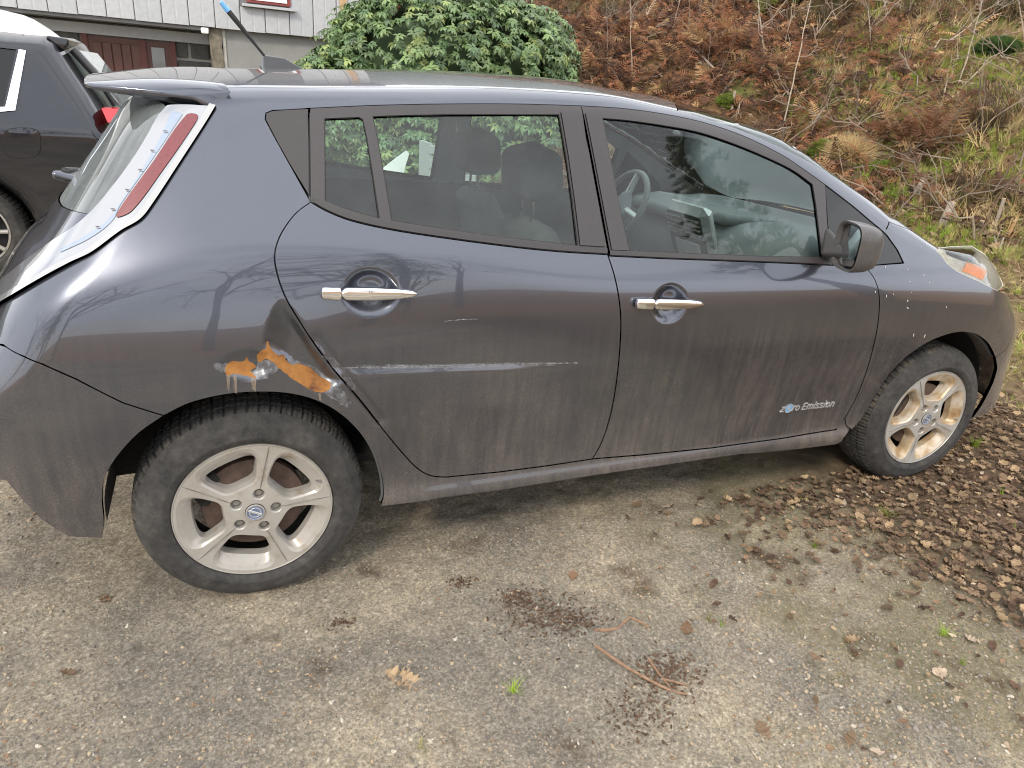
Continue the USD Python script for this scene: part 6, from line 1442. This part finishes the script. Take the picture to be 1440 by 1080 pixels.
def glossleaf(name, c): return mat(name, {'oi': ('object_info', {}), 'h': ('hsv', {'color': c}), 'vr': ('map_range', {'from_min': 0, 'from_max': 1, 'to_min': .6, 'to_max': 1.35}), 'p': ('principled_bsdf', {'roughness': .34, 'specular_ior_level': .55}), 't': ('translucent_bsdf', {}), 'm': ('mix_closure', {'fac': .22})},
    [('oi.random', 'vr.value'), ('vr.result', 'h.value'), ('h.color', 'p.base_color'), ('h.color', 't.color'), ('p.BSDF', 'm.closure1'), ('t.BSDF', 'm.closure2')], surface='m.closure')
rh_m = [glossleaf('evergreen_a', (0.115, 0.185, 0.070)), glossleaf('evergreen_b', (0.165, 0.240, 0.090)), glossleaf('evergreen_c', (0.085, 0.145, 0.06)), glossleaf('evergreen_d', (0.24, 0.30, 0.10))]
bush = thing('evergreen_bush', 'large glossy green evergreen bush beside the grey house', 'bush')
blobs = [((2.75, 7.7, 1.55), (1.35, 1.2, 1.15)), ((3.9, 7.9, 1.55), (1.05, 1.0, 1.15)), ((1.72, 7.5, 1.15), (.80, .8, .72)), ((4.75, 7.7, .95), (.65, .8, .85)), ((3.2, 7.2, .8), (1.6, 1.0, .8)), ((3.2, 8.2, 2.15), (1.2, 1.0, .85)), ((4.55, 8.2, 1.95), (.7, .8, .75)), ((2.3, 8.1, 1.75), (.75, .8, .75))]
rb_ = np.random.default_rng(17); pos, nor = [], []
while len(pos) < 6200:
    c, s = blobs[rb_.integers(len(blobs))]; d = rb_.normal(0, 1, 3); d /= np.linalg.norm(d); c, s = np.array(c), np.array(s)
    q = c+d*s*rb_.uniform(.80, 1.11)
    if any((((q-np.array(c2))/np.array(s2_))**2).sum() < .62 for c2, s2_ in blobs) or q[2] < .05 or q[1] > 8.8: continue
    pos.append(q); nn_ = d/s; nor.append(nn_/np.linalg.norm(nn_)*.75+np.array([0, -.1, .75])+rb_.normal(0, .22, 3))
pos, nor = np.array(pos), np.array(nor); sc_ = rb_.uniform(.075, .125, len(pos)); idx = rb_.choice(4, len(pos), p=[.42, .28, .18, .12]); qd = quat_from(nor, rb_.uniform(0, 6.28, len(pos)))
rs_ = [rosette(k, 8+k % 3) for k in range(4)]
near_ = np.argsort(-((pos-CAM)@RC.T)[:, 1]/((pos-CAM)@RC.T)[:, 2]+.0*pos[:, 0])
vis = np.where(inview(pos, 0) & (pos[:, 1] < 8.1) & (pos[:, 2] > 1.3))[0]; vis = vis[np.argsort(pos[vis, 1])][:280]; rest = np.setdiff1d(np.arange(len(pos)), vis)
for k in vis:
    g = rs_[idx[k]]; v = (g.vertices*sc_[k])@qmat(qd[k]).T+pos[k]; obj('leaf_cluster', (v, g.faces), rh_m[idx[k]], bush)
instancer('foliage', rs_, rh_m, pos[rest], qd[rest], sc_[rest], idx[rest], parent=bush)
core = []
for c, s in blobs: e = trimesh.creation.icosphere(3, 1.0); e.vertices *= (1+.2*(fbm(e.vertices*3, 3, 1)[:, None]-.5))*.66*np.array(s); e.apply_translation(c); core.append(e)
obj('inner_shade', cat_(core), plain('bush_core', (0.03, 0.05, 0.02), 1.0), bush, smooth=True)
bt = []
for c, s in blobs:
    c = np.array(c); b0 = np.array([3.0+rb_.normal(0, .5), 8.0, -.1]); bt.append(tube([b0, (b0+c)/2+rb_.normal(0, .1, 3), c], [.05, .035, .02], 7))
    for _ in range(8): e = rb_.normal(0, 1, 3); e /= np.linalg.norm(e); bt.append(tube([c, c+e*np.array(s)*.5, c+e*np.array(s)*.95], [.02, .012, .005], 5))
obj('branches', cat_(bt), M['bark'], bush, smooth=50)

# ------------------------------------------------------------------ trees behind the photographer (seen in the panels and panes)
def conifer(x, y, h, label, seed, spread=.26, z0=.18, dens=13):
    r = np.random.default_rng(seed); t = thing('pine_tree', label, 'tree', (x, y, float(H(x, y))))
    obj('trunk', tube([(0, 0, -.2), (.05, 0, h*.4), (0, .04, h*.75), (0, 0, h)], [h*.022, h*.016, h*.009, .01], 9), M['bark'], t, smooth=50)
    pos, dr_, sz = [], [], []
    for k in range(int(h*dens)):
        z = h*(z0+(.98-z0)*r.uniform(0, 1)**1.0); L = spread*h*(1-z/h)**.75*r.uniform(.5, 1.1)+.25; a = r.uniform(0, 6.28)
        for q in np.linspace(.15, 1, 7):
            for s in range(3): pos.append((math.cos(a)*L*q+r.normal(0, .10), math.sin(a)*L*q+r.normal(0, .10), z+.10*L*q-.25*L*q*q+r.normal(0, .06))); dr_.append((math.cos(a)+r.normal(0, .5), math.sin(a)+r.normal(0, .5), .5+r.normal(0, .4))); sz.append(r.uniform(.14, .34))
    instancer('crown', [tuft(500+k, 26, 1, .8, .022) for k in range(3)], [leafmat(f'needles_{seed}_{k}', c, .45) for k, c in enumerate(((0.15, 0.19, 0.05), (0.24, 0.26, 0.07), (0.32, 0.28, 0.09)))], pos, quat_from(np.array(dr_), r.uniform(0, 6.28, len(pos))), sz, r.choice(3, len(pos)), parent=t)
conifer(12.2, -9.8, 13.2, 'tall pine tree reflected in the front door glass', 11, .15, .56, 5)
conifer(-9.5, -13.5, 11, 'pine tree far behind the photographer at left', 13); conifer(3.2, -17.5, 12, 'distant pine tree on the slope opposite the car', 14)
def bare_tree(x, y, h, label, seed):
    r = np.random.default_rng(seed); t = thing('bare_tree', label, 'tree', (x, y, float(H(x, y)))); ms = []
    def grow_(p, v, L, rad, lv):
        n_ = 5; q = [p]; d = v
        for i in range(n_): d = d+r.normal(0, .10, 3)+[0, 0, .04]; d /= np.linalg.norm(d); q.append(q[-1]+d*L/n_)
        ms.append(tube(q, np.linspace(rad, rad*.6, n_+1), 7 if lv < 2 else 4))
        if lv < 4:
            for k in range(3 if lv < 3 else 4):
                i = r.integers(2, n_+1); d2 = d+r.normal(0, .55, 3); d2 /= np.linalg.norm(d2); grow_(q[i], d2, L*r.uniform(.55, .8), rad*.5, lv+1)
    grow_(np.array([0, 0, -.2]), np.array([0, 0, 1.0]), h*.38, h*.018, 0)
    obj('trunk', ms[0], M['bark'], t, smooth=50); obj('crown', cat_(ms[1:]), M['bark'], t)
for k, (x, y, h) in enumerate([(-3.5, -8.5, 9), (-6.5, -10.5, 11), (-1.2, -12, 10), (1.5, -10, 8), (-10, -8, 10), (4.5, -13, 11)]): bare_tree(x, y, h, ['bare birch nearest behind the photographer', 'tall bare tree behind the photographer at left', 'bare tree behind the photographer in the middle', 'shorter bare tree opposite the doors', 'bare tree opposite the rear bumper', 'bare tree opposite the front wheel'][k], 40+k)
# spruces at the top of the bank
for k, (q, h) in enumerate([((1130, 10), 1.5), ((1090, 4), 1.1), ((1180, 6), 1.2)]):
    b = hit_ground(q); conifer(b[0], b[1], h, ['dark low spruce at the top of the bank', 'smaller spruce left of the dark low one', 'smaller spruce right of the dark low one'][k], 60+k, .6, .02)
